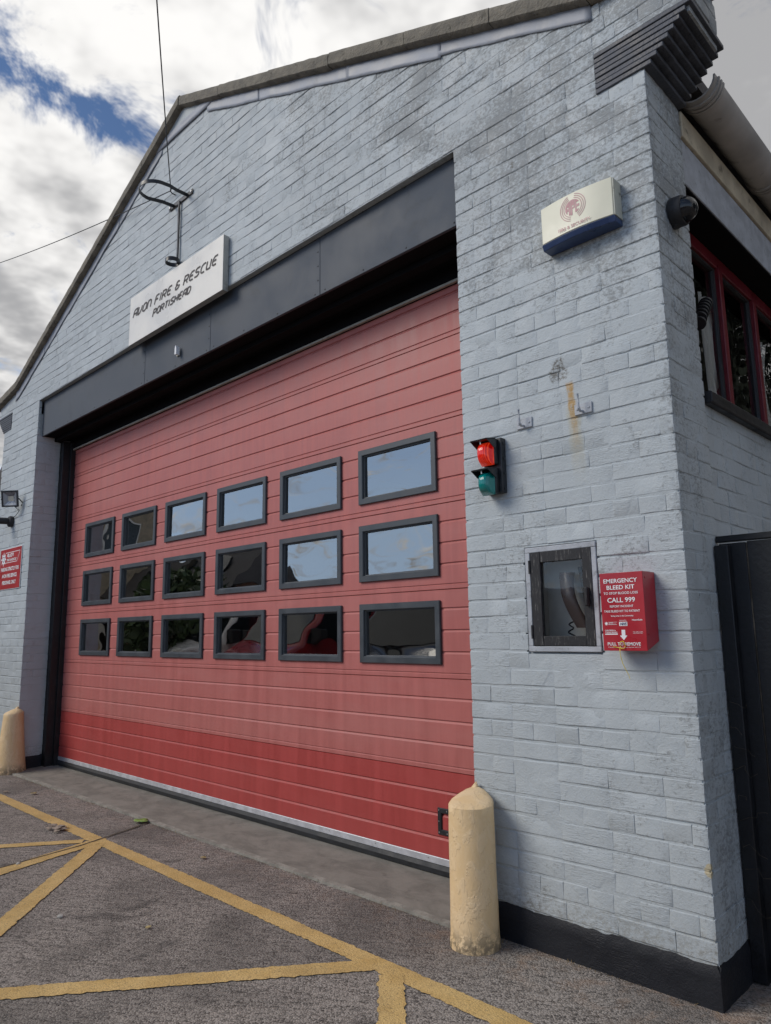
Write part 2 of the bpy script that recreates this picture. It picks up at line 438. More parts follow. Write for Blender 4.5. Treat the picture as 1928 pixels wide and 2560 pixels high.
class MB:
    def __init__(s):
        s.v = []
        s.f = []

    def add(s, verts, faces):
        b = len(s.v)
        s.v += [tuple(q) for q in verts]
        s.f += [tuple(i+b for i in fc) for fc in faces]
        return s

    def box(s, x0, x1, y0, y1, z0, z1):
        return s.add([(x0, y0, z0), (x1, y0, z0), (x1, y1, z0), (x0, y1, z0), (x0, y0, z1), (x1, y0, z1), (x1, y1, z1), (x0, y1, z1)],
                     [(0, 3, 2, 1), (4, 5, 6, 7), (0, 1, 5, 4), (1, 2, 6, 5), (2, 3, 7, 6), (3, 0, 4, 7)])

    def obox(s, c, ax, ay, az):
        c, ax, ay, az = Vector(c), Vector(ax), Vector(ay), Vector(az)
        vs = []
        for k in (-1, 1):
            for (i, j) in ((-1, -1), (1, -1), (1, 1), (-1, 1)):
                vs.append(c + ax*i + ay*j + az*k)
        return s.add(vs, [(0, 3, 2, 1), (4, 5, 6, 7), (0, 1, 5, 4), (1, 2, 6, 5), (2, 3, 7, 6), (3, 0, 4, 7)])

    def prism(s, poly, axis, a, b):
        """poly of 2-tuples in the plane without axis, ordered; extruded a..b along axis"""
        def mk(p, t):
            if axis == 'x':
                return (t, p[0], p[1])
            if axis == 'y':
                return (p[0], t, p[1])
            return (p[0], p[1], t)
        n = len(poly)
        vs = [mk(p, a) for p in poly] + [mk(p, b) for p in poly]
        fs = [tuple(range(n))[::-1], tuple(range(n, 2*n))] + [(i, (i+1) % n, n+(i+1) % n, n+i) for i in range(n)]
        return s.add(vs, fs)

    def tube(s, pts, rad, seg=10, caps=True):
        pts = [Vector(q) for q in pts]
        rads = rad if isinstance(rad, (list, tuple)) else [rad]*len(pts)
        rings = []
        ref = Vector((0, 0, 1))
        for i, q in enumerate(pts):
            d = (pts[min(i+1, len(pts)-1)] - pts[max(i-1, 0)]).normalized()
            a = d.cross(ref)
            if a.length < 1e-3:
                a = d.cross(Vector((1, 0, 0)))
            a.normalize()
            b = d.cross(a)
            rings.append([q + (a*math.cos(2*math.pi*k/seg) + b*math.sin(2*math.pi*k/seg))*rads[i] for k in range(seg)])
        vs = [w for r_ in rings for w in r_]
        fs = []
        for i in range(len(pts)-1):
            for k in range(seg):
                fs.append((i*seg+k, i*seg+(k+1) % seg, (i+1)*seg+(k+1) % seg, (i+1)*seg+k))
        if caps:
            fs.append(tuple(range(seg))[::-1])
            fs.append(tuple((len(pts)-1)*seg+k for k in range(seg)))
        return s.add(vs, fs)

    def lathe(s, c, axis, prof, seg=24):
        """prof: list of (radius, height along axis)"""
        c, ax = Vector(c), Vector(axis).normalized()
        a = ax.cross(Vector((0, 0, 1)))
        if a.length < 1e-3:
            a = Vector((1, 0, 0))
        a.normalize()
        b = ax.cross(a)
        vs, fs = [], []
        for (r_, h) in prof:
            for k in range(seg):
                t = 2*math.pi*k/seg
                vs.append(c + ax*h + (a*math.cos(t) + b*math.sin(t))*max(r_, 1e-4))
        for i in range(len(prof)-1):
            for k in range(seg):
                fs.append((i*seg+k, i*seg+(k+1) % seg, (i+1)*seg+(k+1) % seg, (i+1)*seg+k))
        return s.add(vs, fs)

    def rings(s, loops):
        """list of closed loops with equal counts, bridged"""
        n = len(loops[0])
        vs = [q for l in loops for q in l]
        fs = []
        for i in range(len(loops)-1):
            for k in range(n):
                fs.append((i*n+k, i*n+(k+1) % n, (i+1)*n+(k+1) % n, (i+1)*n+k))
        return s.add(vs, fs)

    def build(s, name, mat, parent=None, smooth=False, bevel=0.0, bseg=2, angle=40):
        me = bpy.data.meshes.new(name)
        off = wloc(parent) if parent is not None else Vector((0, 0, 0))
        me.from_pydata([(q[0]-off.x, q[1]-off.y, q[2]-off.z) for q in s.v], [], s.f)
        if not mat.startswith('pane_'):      # glazing keeps its outward winding
            bm = bmesh.new()
            bm.from_mesh(me)
            bmesh.ops.recalc_face_normals(bm, faces=bm.faces)
            bm.to_mesh(me)
            bm.free()
        me.materials.append(MATS[mat])
        o = bpy.data.objects.new(name, me)
        C.objects.link(o)
        if parent is not None:
            o.parent = parent
        if bevel > 0:
            md = o.modifiers.new('bevel', 'BEVEL')
            md.width = bevel
            md.segments = bseg
            md.limit_method = 'ANGLE'
            md.angle_limit = R(35)
        if smooth or bevel > 0:
            for pl in me.polygons:
                pl.use_smooth = True
            if hasattr(me, 'set_sharp_from_angle'):
                me.set_sharp_from_angle(angle=R(angle))
        return o


def thing(name, label, cat, loc, group=None):
    o = bpy.data.objects.new(name, None)
    o.empty_display_size = 0.1
    C.objects.link(o)
    o.location = loc
    o['label'] = label
    o['category'] = cat
    if group:
        o['group'] = group
    return o


def tag(o, label, cat, group=None):
    o['label'] = label
    o['category'] = cat
    if group:
        o['group'] = group
    return o


def struct(o):
    o['kind'] = 'structure'
    return o


def text_mesh(name, body, origin, xdir, ydir, height, mat, parent, bold=0.0, width=None, align='CENTER', shear=0.0, depth=0.0006):
    cu = bpy.data.curves.new(name, 'FONT')
    cu.body = body
    cu.align_x = align
    cu.size = 1.0
    cu.offset = bold
    cu.shear = shear
    cu.extrude = 0.0
    cu.resolution_u = 3
    tmp = bpy.data.objects.new('tmp_text', cu)
    C.objects.link(tmp)
    dg = bpy.context.evaluated_depsgraph_get()
    me = bpy.data.meshes.new_from_object(tmp.evaluated_get(dg))
    C.objects.unlink(tmp)
    bpy.data.objects.remove(tmp)
    xs = [q.co.x for q in me.vertices]
    caps = 0.72
    sc = height/caps
    sx_ = sc
    if width:
        sx_ = width/max(1e-6, (max(xs)-min(xs)))
    xd, yd = Vector(xdir).normalized(), Vector(ydir).normalized()
    nd = xd.cross(yd)
    off = wloc(parent)
    for q in me.vertices:
        w = Vector(origin) + xd*(q.co.x*sx_) + yd*(q.co.y*sc) + nd*depth
        q.co = w - off
    me.name = name
    me.materials.clear()
    me.materials.append(MATS[mat])
    o = bpy.data.objects.new(name, me)
    C.objects.link(o)
    o.parent = parent
    return o


def nz(*p):
    return noise.noise(Vector(p))


YW = -0.385            # wall face
XR = 3.985             # outer corner of piers
XO = 2.92              # door opening half width
ZB = 0.133             # top of plinth
CO = 0.0784            # brick course

# ------------------------------------------------------------------ ground
mb = MB()
mb.add([(-150, -150, -0.015), (150, -150, -0.015), (150, 150, -0.015), (-150, 150, -0.015)], [(0, 1, 2, 3)])
struct(mb.build('asphalt_ground', 'asphalt'))

# concrete apron in front of the door, with a paler trowelled edge strip
mb = MB()
nx = 80
vs, fs = [], []
ys = [-0.425, -0.30, -0.15, 0.0, 0.12]
for i in range(nx+1):
    x = -2.92 + 5.84*i/nx
    for j, y in enumerate(ys):
        z = -0.004 + 0.018*(y+0.43)/0.43 + 0.0015*nz(x*3, y*4, 1)
        vs.append((x, y + (0.006*nz(x*5, 2, 0) if j == 0 else 0), z))
for i in range(nx):
    for j in range(len(ys)-1):
        a = i*len(ys)+j
        fs.append((a, a+len(ys), a+len(ys)+1, a+1))
mb.add(vs, fs)
struct(mb.build('apron', 'apron_concrete', smooth=True))
mb = MB()
vs, fs = [], []
for i in range(161):
    x = -2.92 + 5.84*i/160
    j = 0.007*nz(x*5, 2, 0) + 0.004*nz(x*22, 5, 0)
    vs += [(x, -0.458+j, -0.03), (x, -0.456+j, -0.003), (x, -0.425+0.005*nz(x*9, 7, 2), 0.001), (x, -0.42, -0.006)]
for i in range(160):
    for j in range(3):
        a = i*4+j
        fs.append((a, a+4, a+5, a+1))
mb.add(vs, fs)
struct(mb.build('apron_edge', 'apron_edge', smooth=True))


# yellow box markings with ragged thermoplastic edges
def marking(p0, p1, w, zoff):
    p0, p1 = Vector((p0[0], p0[1], 0)), Vector((p1[0], p1[1], 0))
    d = p1-p0
    n = max(8, int(d.length/0.012))
    nn = Vector((-d.y, d.x, 0)).normalized()
    vs, fs = [], []
    sd = random.random()*50
    for i in range(n+1):
        q = p0 + d*i/n
        for k, sg in enumerate((-1, 1)):
            e = w/2*(1 + 0.09*nz(q.x*7+sd, q.y*7, k*9)) + 0.008*nz(q.x*38, q.y*38+sd, k*5+3) + 0.006*nz(q.x*110, q.y*110+sd, k*5+3)
            vs.append(q + nn*sg*e + Vector((0, 0, -0.015+0.0022+zoff*0.22)))
    for i in range(n):
        fs.append((2*i, 2*i+2, 2*i+3, 2*i+1))
    o = MB().add(vs, fs).build('road_marking', 'yellow_paint')
    struct(o)


def ext(a, b, t):
    return (a[0]+(b[0]-a[0])*t, a[1]+(b[1]-a[1])*t)


marking((-7.0, -0.84), (5.2, -0.965), 0.096, 0.0040)
marking(ext((0.15, -0.93), (-0.19, -1.41), 0.12), ext((0.15, -0.93), (-0.19, -1.41), 5.0), 0.085, 0.0075)
marking(ext((0.22, -1.06), (0.375, -1.59), -0.2), ext((0.22, -1.06), (0.375, -1.59), 5.0), 0.115, 0.0095)
marking(ext((0.24, -0.945), (1.255, -1.87), 0.02), ext((0.24, -0.945), (1.255, -1.87), 3.0), 0.100, 0.0115)
marking((2.825, -0.945), ext((2.78, -1.02), (1.945, -2.09), 2.5), 0.098, 0.0075)
marking((2.93, -0.975), ext((2.94, -1.04), (3.18, -1.27), 4.0), 0.098, 0.0095)

# old construction joint in the asphalt
vs, fs = [], []
jp = [Vector((0.0, -0.455, 0)), Vector((0.12, -0.80, 0)), Vector((0.205, -1.05, 0)), Vector((0.30, -1.56, 0)), Vector((0.8, -3.9, 0))]
pts = []
for a, b in zip(jp[:-1], jp[1:]):
    k = max(4, int((b-a).length/0.02))
    pts += [a+(b-a)*i/k for i in range(k)]
for i, q in enumerate(pts):
    wd = 0.008 + 0.004*nz(q.y*9, 3, 0)
    jx = 0.006*nz(q.y*14, 8, 0)
    vs += [(q.x-wd+jx, q.y, -0.0095), (q.x+wd+jx, q.y, -0.0095)]
for i in range(len(pts)-1):
    fs.append((2*i, 2*i+1, 2*i+3, 2*i+2))
struct(MB().add(vs, fs).build('ground_joint', 'joint_dirt'))

# ------------------------------------------------------------------ fire station
FS = thing('fire_station', 'pale grey painted brick fire station with stepped gable ends and a wide red door', 'building', (0, 0, 0))


def zt(x):
    """underside of the coping"""
    if x >= 0:
        return 5.812 - 0.427*x if x < 3.76 else 4.206 - 0.06*(x-3.76)
    x = -x
    return 5.812 - 0.459*x if x < 3.56 else 4.178 - 0.16*(x-3.56)


# solid core behind the brickwork
core = MB()
core.box(XO+0.012, XR-0.012, YW+0.145, -0.02, -0.1, 3.75)
core.box(XO+0.012, 3.268, YW+0.014, YW+0.1448, -0.1, 3.75)
core.box(3.602, XR-0.012, YW+0.014, YW+0.1448, -0.1, 3.75)
core.box(3.2682, 3.6018, YW+0.014, YW+0.1448, -0.1, 1.238)
core.box(3.2682, 3.6018, YW+0.014, YW+0.1448, 1.682, 3.75)
core.box(-XR+0.012, -XO-0.012, YW+0.014, -0.02, -0.1, 3.75)
core.prism([(-4.19, 3.9), (4.19, 3.9), (4.19, 4.175), (3.76, 4.20), (0, 5.805), (-3.56, 4.17), (-4.19, 4.075)], 'y', YW+0.014, -0.06)
core.prism([(-XR+.012, 3.7), (XR-.012, 3.7), (XR-.012, 3.95), (-XR+.012, 3.95)], 'y', YW+0.20, -0.06)
front = core.build('front_wall', 'wall_paint', FS)

# mortar skins
def in_front(x, z):
    ax = abs(x)
    if z > zt(x)+0.05:
        return False
    if z < 3.895:
        if ax < XO or ax > XR:
            return False
        if 3.25 < x < 3.615 and 1.225 < z < 1.695:
            return False
        return True
    if z < 3.96:
        return ax < XR
    return ax < 4.2


def skin(name, plane, u0, u1, v0, v1, step, test, parent, sign=1):
    nu = max(1, int(round((u1-u0)/step)))
    nv = max(1, int(round((v1-v0)/step)))
    idx, vs, fs = {}, [], []

    def vid(i, j):
        if (i, j) in idx:
            return idx[(i, j)]
        u = u0+(u1-u0)*i/nu
        v = v0+(v1-v0)*j/nv
        d = -0.0023 + 0.0048*nz(u*3.6, v*11, plane[1]*7+3) + 0.0020*nz(u*22, v*27, 2)
        d = min(d, 0.0006)
        if i in (0, nu):
            d = -0.006
        if plane[0] == 'y':
            q = (u, plane[1]-d, v)
        else:
            q = (plane[1]+d*sign, u, v)
        idx[(i, j)] = len(vs)
        vs.append(q)
        return idx[(i, j)]
    for i in range(nu):
        for j in range(nv):
            if test is None or test(u0+(u1-u0)*(i+.5)/nu, v0+(v1-v0)*(j+.5)/nv):
                fs.append((vid(i, j), vid(i+1, j), vid(i+1, j+1), vid(i, j+1)))
    return MB().add(vs, fs).build(name, 'wall_paint', parent, smooth=True, angle=180)


skin('mortar_face', ('y', YW), XO, XR, 0.10, 3.895, 0.02, in_front, front)
skin('mortar_face', ('y', YW), -XR, -XO, 0.10, 3.895, 0.03, in_front, front)
skin('mortar_face', ('y', YW), -4.2, 4.2, 3.895, 5.83, 0.03, in_front, front)
skin('mortar_face', ('x', XR), YW, -0.02, 0.10, 3.75, 0.02, None, front)
skin('mortar_face', ('x', -XO), YW, -0.13, 0.10, 3.50, 0.03, None, front)
side = MB().box(3.60, 3.955, -0.02, 7.6, -0.1, 2.33).build('side_wall', 'wall_paint', FS)
skin('mortar_face', ('x', 3.968), -0.02, 3.0, 1.2, 2.33, 0.03, None, side)

# bricks: a few shared irregular meshes, each brick an object (nearest 300) or joined into one part
def brick_mesh(L, H, seed):
    rnd = random.Random(seed)
    nu, nv = (7, 4) if L > 0.15 else (5, 4)
    vs, fs = [], []
    us = [0, 0.0035/L] + [0.0035/L + (1-0.007/L)*k/(nu-3) for k in range(1, nu-3)] + [1-0.0035/L, 1]
    vv = [0, 0.0035/H, 1-0.0035/H, 1]
    rx, rz = rnd.uniform(-.006, .006), rnd.uniform(-.02, .02)
    for j, b in enumerate(vv):
        for i, a in enumerate(us):
            edge = j in (0, len(vv)-1)
            end = i in (0, len(us)-1)
            corner = (i in (0, len(us)-1)) and (j in (0, len(vv)-1))
            y = 0.0026 if edge else (0.0011 if end else 0.0)
            if corner:
                y = 0.0036
            y += rnd.uniform(-.0006, .0006) + rx*(a-.5)*.3 + rz*(b-.5)*.12
            jx = rnd.uniform(-.0015, .0015)
            jz = rnd.uniform(-.0014, .0014)
            vs.append(((a-.5)*L + jx, y, (b-.5)*H + jz))
    n = len(us)
    for j in range(3):
        for i in range(n-1):
            fs.append((j*n+i, j*n+i+1, (j+1)*n+i+1, (j+1)*n+i))
    per = [i for i in range(n)] + [j*n+n-1 for j in range(1, 4)] + [3*n+i for i in range(n-2, -1, -1)] + [j*n for j in (2, 1)]
    base = len(vs)
    for k in per:
        vs.append((vs[k][0], 0.03, vs[k][2]))
    m_ = len(per)
    for k in range(m_):
        fs.append((per[k], base+k, base+(k+1) % m_, per[(k+1) % m_]))
    return vs, fs


SL, HL = 0.2285, 0.112          # stretcher / header pitch
BH = CO - 0.0085
VAR = {}
for kind, L in (('s', SL-0.0012), ('h', HL-0.0012), ('q', SL*0.74-0.0012)):
    VAR[kind] = []
    for k in range(7):
        vs, fs = brick_mesh(L, BH, hash((kind, k)) % 1000 if False else {'s': 0, 'h': 50, 'q': 90}[kind]+k)
        me = bpy.data.meshes.new('brick')
        me.from_pydata(vs, [], fs)
        for pl in me.polygons:
            pl.use_smooth = True
        me.set_sharp_from_angle(angle=R(24))
        me.materials.append(MATS['wall_paint'])
        VAR[kind].append((me, vs, fs, L))

placed = []     # (distance, kind, variant, matrix, wall)
brnd = random.Random(11)


def lay(u0, u1, z, course, orient, plane, wall):
    """fill one course between u0 and u1"""
    u = u0
    header_course = (course % 4 == 1)
    first = True
    while u < u1-0.02:
        rem = u1-u
        if header_course:
            kind, pit = 'h', HL
        else:
            kind, pit = 's', SL
            if brnd.random() < 0.16:
                kind, pit = 'h', HL
        if first and not header_course:
            if course % 2:
                kind, pit = 'h', HL
            else:
                kind, pit = 's', SL
            first = False
        if rem < pit + 0.05:
            pit = rem if rem < 0.30 else rem/2
            kind = 's' if pit > 0.19 else ('q' if pit > 0.14 else 'h')
        L0 = VAR[kind][0][3]
        scx = (pit-0.0012)/L0
        uc = u+pit/2
        proud = brnd.uniform(0.0, 0.0015)
        jz = brnd.uniform(-.0018, .0018)
        tilt = Matrix.Rotation(brnd.uniform(-.006, .006), 4, 'Y')
        sc = Matrix.Diagonal((scx, 1, brnd.uniform(0.985, 1.03), 1))
        if orient == 'front':
            mat = Matrix.Translation((uc, plane-proud, z+CO/2+jz)) @ tilt @ sc
        else:
            mat = Matrix.Translation((plane+proud, uc, z+CO/2+jz)) @ Matrix.Rotation(math.pi/2, 4, 'Z') @ tilt @ sc
        q = mat.translation
        if not (orient == 'front' and 3.20 < q.x < 3.66 and 1.19 < q.z < 1.73 and
                (3.25 < uc < 3.615 or 3.25 < uc-pit/2 < 3.61 or 3.26 < uc+pit/2 < 3.615) and 1.225-CO/2 < q.z < 1.695+CO/2):
            placed.append(((q-CAM).length, kind, brnd.randrange(7), mat, wall))
        u += pit


zc = ZB
course = 0
while zc < 5.62:
    ztop = zc+CO
    if ztop <= 3.90:
        a1, a2 = XO, XR
        if ztop > 3.765:
            a2 = 3.755
        # the cupboard opening interrupts the pier courses
        if zc+CO > 1.225 and zc < 1.695:
            lay(XO, 3.252, zc, course, 'front', YW, front)
            lay(3.615, XR, zc, course+1, 'front', YW, front)
        else:
            lay(a1, a2, zc, course, 'front', YW, front)
        lay(-a2, -a1, zc, course, 'front', YW, front)
        if ztop < 3.76:
            lay(YW+0.002, -0.02, zc, course+1, 'side', XR-0.001, front)
        if ztop < 3.51:
            lay(YW+0.002, -0.13, zc, course+1, 'side', -XO-0.001, front)
    else:
        xm = 4.2 if zc > 3.955 else 3.755
        zz = ztop-0.02
        if zz > 4.17:
            xm = min(xm, max(0.1, (5.812-zz)/0.427))
        xn = xm
        if zz > 4.08:
            xn = min(xm, max(0.1, (5.812-zz)/0.459))
        lay(-xn, xm, zc, course, 'front', YW, front)
        if zc > 3.955 and ztop < 4.2:
            lay(YW+0.002, -0.06, zc, course+1, 'side', 4.199, front)
    if 1.45 < zc < 2.30:
        lay(-0.018, 2.4, zc, course, 'side', 3.967, side)
    zc += CO
    course += 1

placed.sort(key=lambda t: t[0])
for (d, kind, k, mat, wall) in placed[:300]:
    o = bpy.data.objects.new('brick', VAR[kind][k][0])
    C.objects.link(o)
    o.parent = wall
    o.matrix_local = Matrix.Translation(-wloc(wall)) @ mat
rest = MB()
for (d, kind, k, mat, wall) in placed[300:]:
    me, vs, fs, L = VAR[kind][k]
    rest.add([mat @ Vector(q) for q in vs], fs)
o = rest.build('brick_field', 'wall_paint', FS, smooth=True, angle=24)
o['kind'] = 'stuff'

# plinth: black painted, slightly proud, lumpy
def plinth(u0, u1, axis, plane, sgn):
    nu, nv = int((u1-u0)/0.02)+1, 8
    vs, fs = [], []
    for i in range(nu+1):
        u = u0+(u1-u0)*i/nu
        for j in range(nv+1):
            top = ZB + 0.010*nz(u*6, 4, 0) + 0.006*nz(u*25, 1, 0)
            v = -0.06 + (top+0.06)*j/nv
            d = 0.0065 + 0.003*nz(u*16, v*22, 4) + 0.0015*nz(u*50, v*60, 8)
            if j == nv:
                d = -0.004
            if i in (0, nu):
                d = min(d, 0.005)
            vs.append((u, plane-d, v) if axis == 'y' else (plane+d*sgn, u, v))
    for i in range(nu):
        for j in range(nv):
            a = i*(nv+1)+j
            fs.append((a, a+nv+1, a+nv+2, a+1))
    MB().add(vs, fs).build('plinth', 'plinth_paint', FS, smooth=True, angle=180)


plinth(XO-0.004, XR+0.006, 'y', YW, 1)
plinth(-XR-0.006, -XO+0.006, 'y', YW, 1)
plinth(YW-0.006, -0.02, 'x', XR, 1)
plinth(YW-0.006, -0.13, 'x', -XO, 1)

# coping stones
def coping(x0, x1, dz0, dz1, k):
    sg = 1 if x1 > x0 else -1
    vs, fs = [], []
    n = 10
    yf = -0.44 + random.uniform(-.004, .004)
    lift = random.uniform(-.003, .004)
    for i in range(n+1):
        x = x0+(x1-x0)*i/n
        zb = dz0+(dz1-dz0)*i/n + lift
        r_ = lambda s_: 0.004*nz(x*14, s_, k) + 0.002*nz(x*50, s_, k+2)
        prof = [(-0.04, zb+0.0), (yf+0.012, zb+0.004+r_(1)), (yf+r_(2), zb+0.012+r_(3)), (yf+r_(4), zb+0.05), (yf+r_(5), zb+0.086+r_(6)), (yf+0.014, zb+0.108+r_(7)), (-0.24, zb+0.135), (-0.04, zb+0.115)]
        vs += [(x, a, b) for a, b in prof]
    m_ = 8
    for i in range(n):
        for j in range(m_):
            fs.append((i*m_+j, i*m_+(j+1) % m_, (i+1)*m_+(j+1) % m_, (i+1)*m_+j))
    fs.append(tuple(range(m_)))
    fs.append(tuple(n*m_+j for j in range(m_)))
    MB().add(vs, fs).build('coping_stone', 'coping_stone', FS, smooth=True, angle=50)


for sg, cuts in ((-1, [0.0, 0.62, 1.28, 1.95, 2.62, 3.22, 3.56]), (1, [0.0, 0.62, 1.28, 1.95, 2.62, 3.22, 3.76])):
    for k in range(len(cuts)-1):
        a, b = cuts[k], cuts[k+1]
        coping(sg*(a+(0.004 if k else 0)), sg*b, zt(sg*a), zt(sg*b), k+sg*10)
    coping(sg*(cuts[-1]+0.004), sg*4.255, zt(sg*(cuts[-1]+0.004)), zt(sg*4.255), 30*sg)

# lead flashing: overlapping dressed strips below the coping
def lead_strip(x0, x1, k, wbase):
    n, m_ = 26, 4
    vs, fs = [], []
    for i in range(n+1):
        x = x0+(x1-x0)*i/n
        wdt = wbase + 0.012*nz(x*3.1, k, 0) + 0.004*nz(x*15, k, 1)
        for j in range(m_+1):
            t = j/m_
            z = zt(x)+0.012 - (wdt+0.012)*t
            d = 0.008 + 0.003*nz(x*5, t*2, k) + 0.002*nz(x*16, t*3, k) + (0.004*max(0, nz(x*4, 3, k)) if j == m_ else 0)
            vs.append((x, YW-d-(0.002 if k % 2 else 0), z))
    for i in range(n):
        for j in range(m_):
            a = i*(m_+1)+j
            fs.append((a, a+m_+1, a+m_+2, a+1))
    o = MB().add(vs, fs).build('lead_flashing', 'lead', FS, smooth=True, angle=30)
    md = o.modifiers.new('thick', 'SOLIDIFY')
    md.thickness = 0.003


for a, b, k in ((0.40, 1.12, 1), (1.10, 2.10, 2), (2.08, 2.86, 3), (2.84, 3.76, 4)):
    lead_strip(a, b, k, 0.092 if k < 4 else 0.075)
for a, b, k in ((-0.34, -1.15, 6), (-1.13, -2.05, 7), (-2.03, -2.86, 8), (-2.84, -3.66, 9)):
    lead_strip(a, b, k, 0.10)
# level strip across the apex and the rendered triangle above it
vs, fs = [], []
for i in range(21):
    x = -0.40 + 0.90*i/20
    for j, z in enumerate((5.600, 5.64, 5.682)):
        vs.append((x + 0.06*(j-1), YW-0.013-0.003*nz(x*6, z*9, 3), z + 0.003*nz(x*8, j, 5)))
for i in range(20):
    for j in range(2):
        a = i*3+j
        fs.append((a, a+3, a+4, a+1))
o = MB().add(vs, fs).build('lead_flashing', 'lead', FS, smooth=True, angle=180)
o.modifiers.new('thick', 'SOLIDIFY').thickness = 0.004
MB().prism([(-0.36, 5.675), (0.36, 5.675), (0.0, 5.835)], 'y', YW-0.004, YW+0.05).build('apex_render', 'wall_paint', FS)

# stepped corbel of creasing tiles at both kneelers
for sg in (1, -1):
    for i in range(8):
        z0 = 3.742+0.0262*i
        xe = XR+0.010+0.0265*(i+1)
        xs_ = 3.757
        jit = random.uniform(-.002, .002)
        m_ = MB()
        if sg > 0:
            m_.box(xs_, xe+jit, YW-0.006-0.002*(i % 2)+jit, -0.015, z0, z0+0.0222)
        else:
            m_.box(-xe-jit, -xs_, YW-0.006-0.002*(i % 2)+jit, -0.015, z0, z0+0.0222)
        m_.build('corbel_tile', 'slate_tile', FS, bevel=0.003)
    m_ = MB()
    if sg > 0:
        m_.box(3.765, XR+0.012, YW+0.006, -0.02, 3.745, 3.955)
        for i in range(8):
            m_.box(3.9, XR+0.010+0.0265*(i+1)-0.012, YW+0.008, -0.022, 3.742+0.0262*i+0.021, 3.742+0.0262*(i+1)+0.001)
    else:
        m_.box(-XR-0.012, -3.765, YW+0.006, -0.02, 3.745, 3.955)
        for i in range(8):
            m_.box(-(XR+0.010+0.0265*(i+1)-0.012), -3.9, YW+0.008, -0.022, 3.742+0.0262*i+0.021, 3.742+0.0262*(i+1)+0.001)
    m_.build('corbel_mortar', 'tile_dark', FS)

# steel fascia beam over the door
BY = -0.335
seams = [-XO, -0.608, 0.443, 1.75, XO]
for a, b in zip(seams[:-1], seams[1:]):
    MB().box(a+0.0015, b-0.0015, BY, BY+0.02, 3.492, 3.93).build('beam_plate', 'beam_paint', FS, bevel=0.003)
MB().box(-XO-0.03, XO+0.03, BY+0.021, -0.002, 3.497, 3.92).build('beam_box', 'black_soft', FS)
rv_o = MB().lathe((0, 0, 0), (0, -1, 0), [(0.006, 0), (0.006, 0.002), (0.003, 0.004), (0.0, 0.0045)], 8).build('rivet', 'black_paint', FS, smooth=True)
spots = []
for a, b in zip(seams[:-1], seams[1:]):
    n = max(2, int((b-a)/0.27))
    for i in range(n):
        for z in (3.515, 3.895):
            spots.append((a+0.05+(b-a-0.1)*i/(n-1), z+random.uniform(-.004, .004)))
    spots += [(b-0.02, z) for z in (3.6, 3.7, 3.8)]
for i, (x, z) in enumerate(spots):
    q = rv_o if i == 0 else rv_o.copy()
    if i:
        C.objects.link(q)
    q.location = (x, BY+0.001, z)
# dark steel channels behind the beam and the door guides
MB().box(-XO, XO, -0.20, -0.13, 3.455, 3.495).build('header_channel', 'black_soft', FS, bevel=0.004)
MB().box(-XO, XO, -0.02, 0.02, 3.392, 3.495).build('header_channel', 'black_soft', FS, bevel=0.004)
MB().box(-2.86, 2.86, -0.032, -0.012, 3.372, 3.388).build('header_trim', 'trim_cream', FS, bevel=0.002)
for sg in (-1, 1):
    a, b = sorted((sg*2.845, sg*2.96))
    MB().box(a, b, -0.128, 0.05, 0.0, 3.46).build('door_frame', 'black_paint', FS, bevel=0.006)
    a, b = sorted((sg*2.815, sg*2.85))
    MB().box(a, b, -0.05, 0.03, 0.01, 3.46).build('door_frame', 'black_paint', FS, bevel=0.003)

# ---------------- sectional door
DOOR = bpy.data.objects.new('sectional_door', None)
C.objects.link(DOOR)
DOOR.parent = FS
DOOR.location = (0, 0, 0.015)
DOOR['label'] = 'wide faded red sectional door with three rows of windows'
DX = 2.835
WINX = [-2.4225+0.836*c for c in range(6)]
WW, WH = 0.6653, 0.3626
rows_top = [2.5, 2.0, 1.5]
joints = [0.06, 0.56, 1.06, 1.56, 2.06, 2.56, 3.06, 3.375]


def prof_y(z, z0, z1):
    return 0.0


def panel_profile(z0, z1):
    pts = [(z0+0.0015, 0.006), (z0+0.004, 0.0)]
    # lap line
    pts += [(z0+0.024, 0.0), (z0+0.0295, 0.005), (z0+0.0325, 0.005), (z0+0.034, 0.0)]
    for g in (0.149, 0.271, 0.394):
        zz = z0+g
        if zz < z1-0.03:
            pts += [(zz-0.013, 0.0), (zz-0.002, 0.0075), (zz+0.002, 0.0075), (zz+0.0045, 0.0)]
    pts += [(z1-0.003, 0.0), (z1-0.0005, 0.006)]
    return pts


def clip(pr, a, b):
    out = []
    for (p0, p1) in zip(pr[:-1], pr[1:]):
        if p1[0] < a or p0[0] > b:
            continue
        def at(z):
            t = (z-p0[0])/max(1e-9, (p1[0]-p0[0]))
            return (z, p0[1]+(p1[1]-p0[1])*t)
        q0 = p0 if p0[0] >= a else at(a)
        q1 = p1 if p1[0] <= b else at(b)
        if not out:
            out.append(q0)
        out.append(q1)
    return out


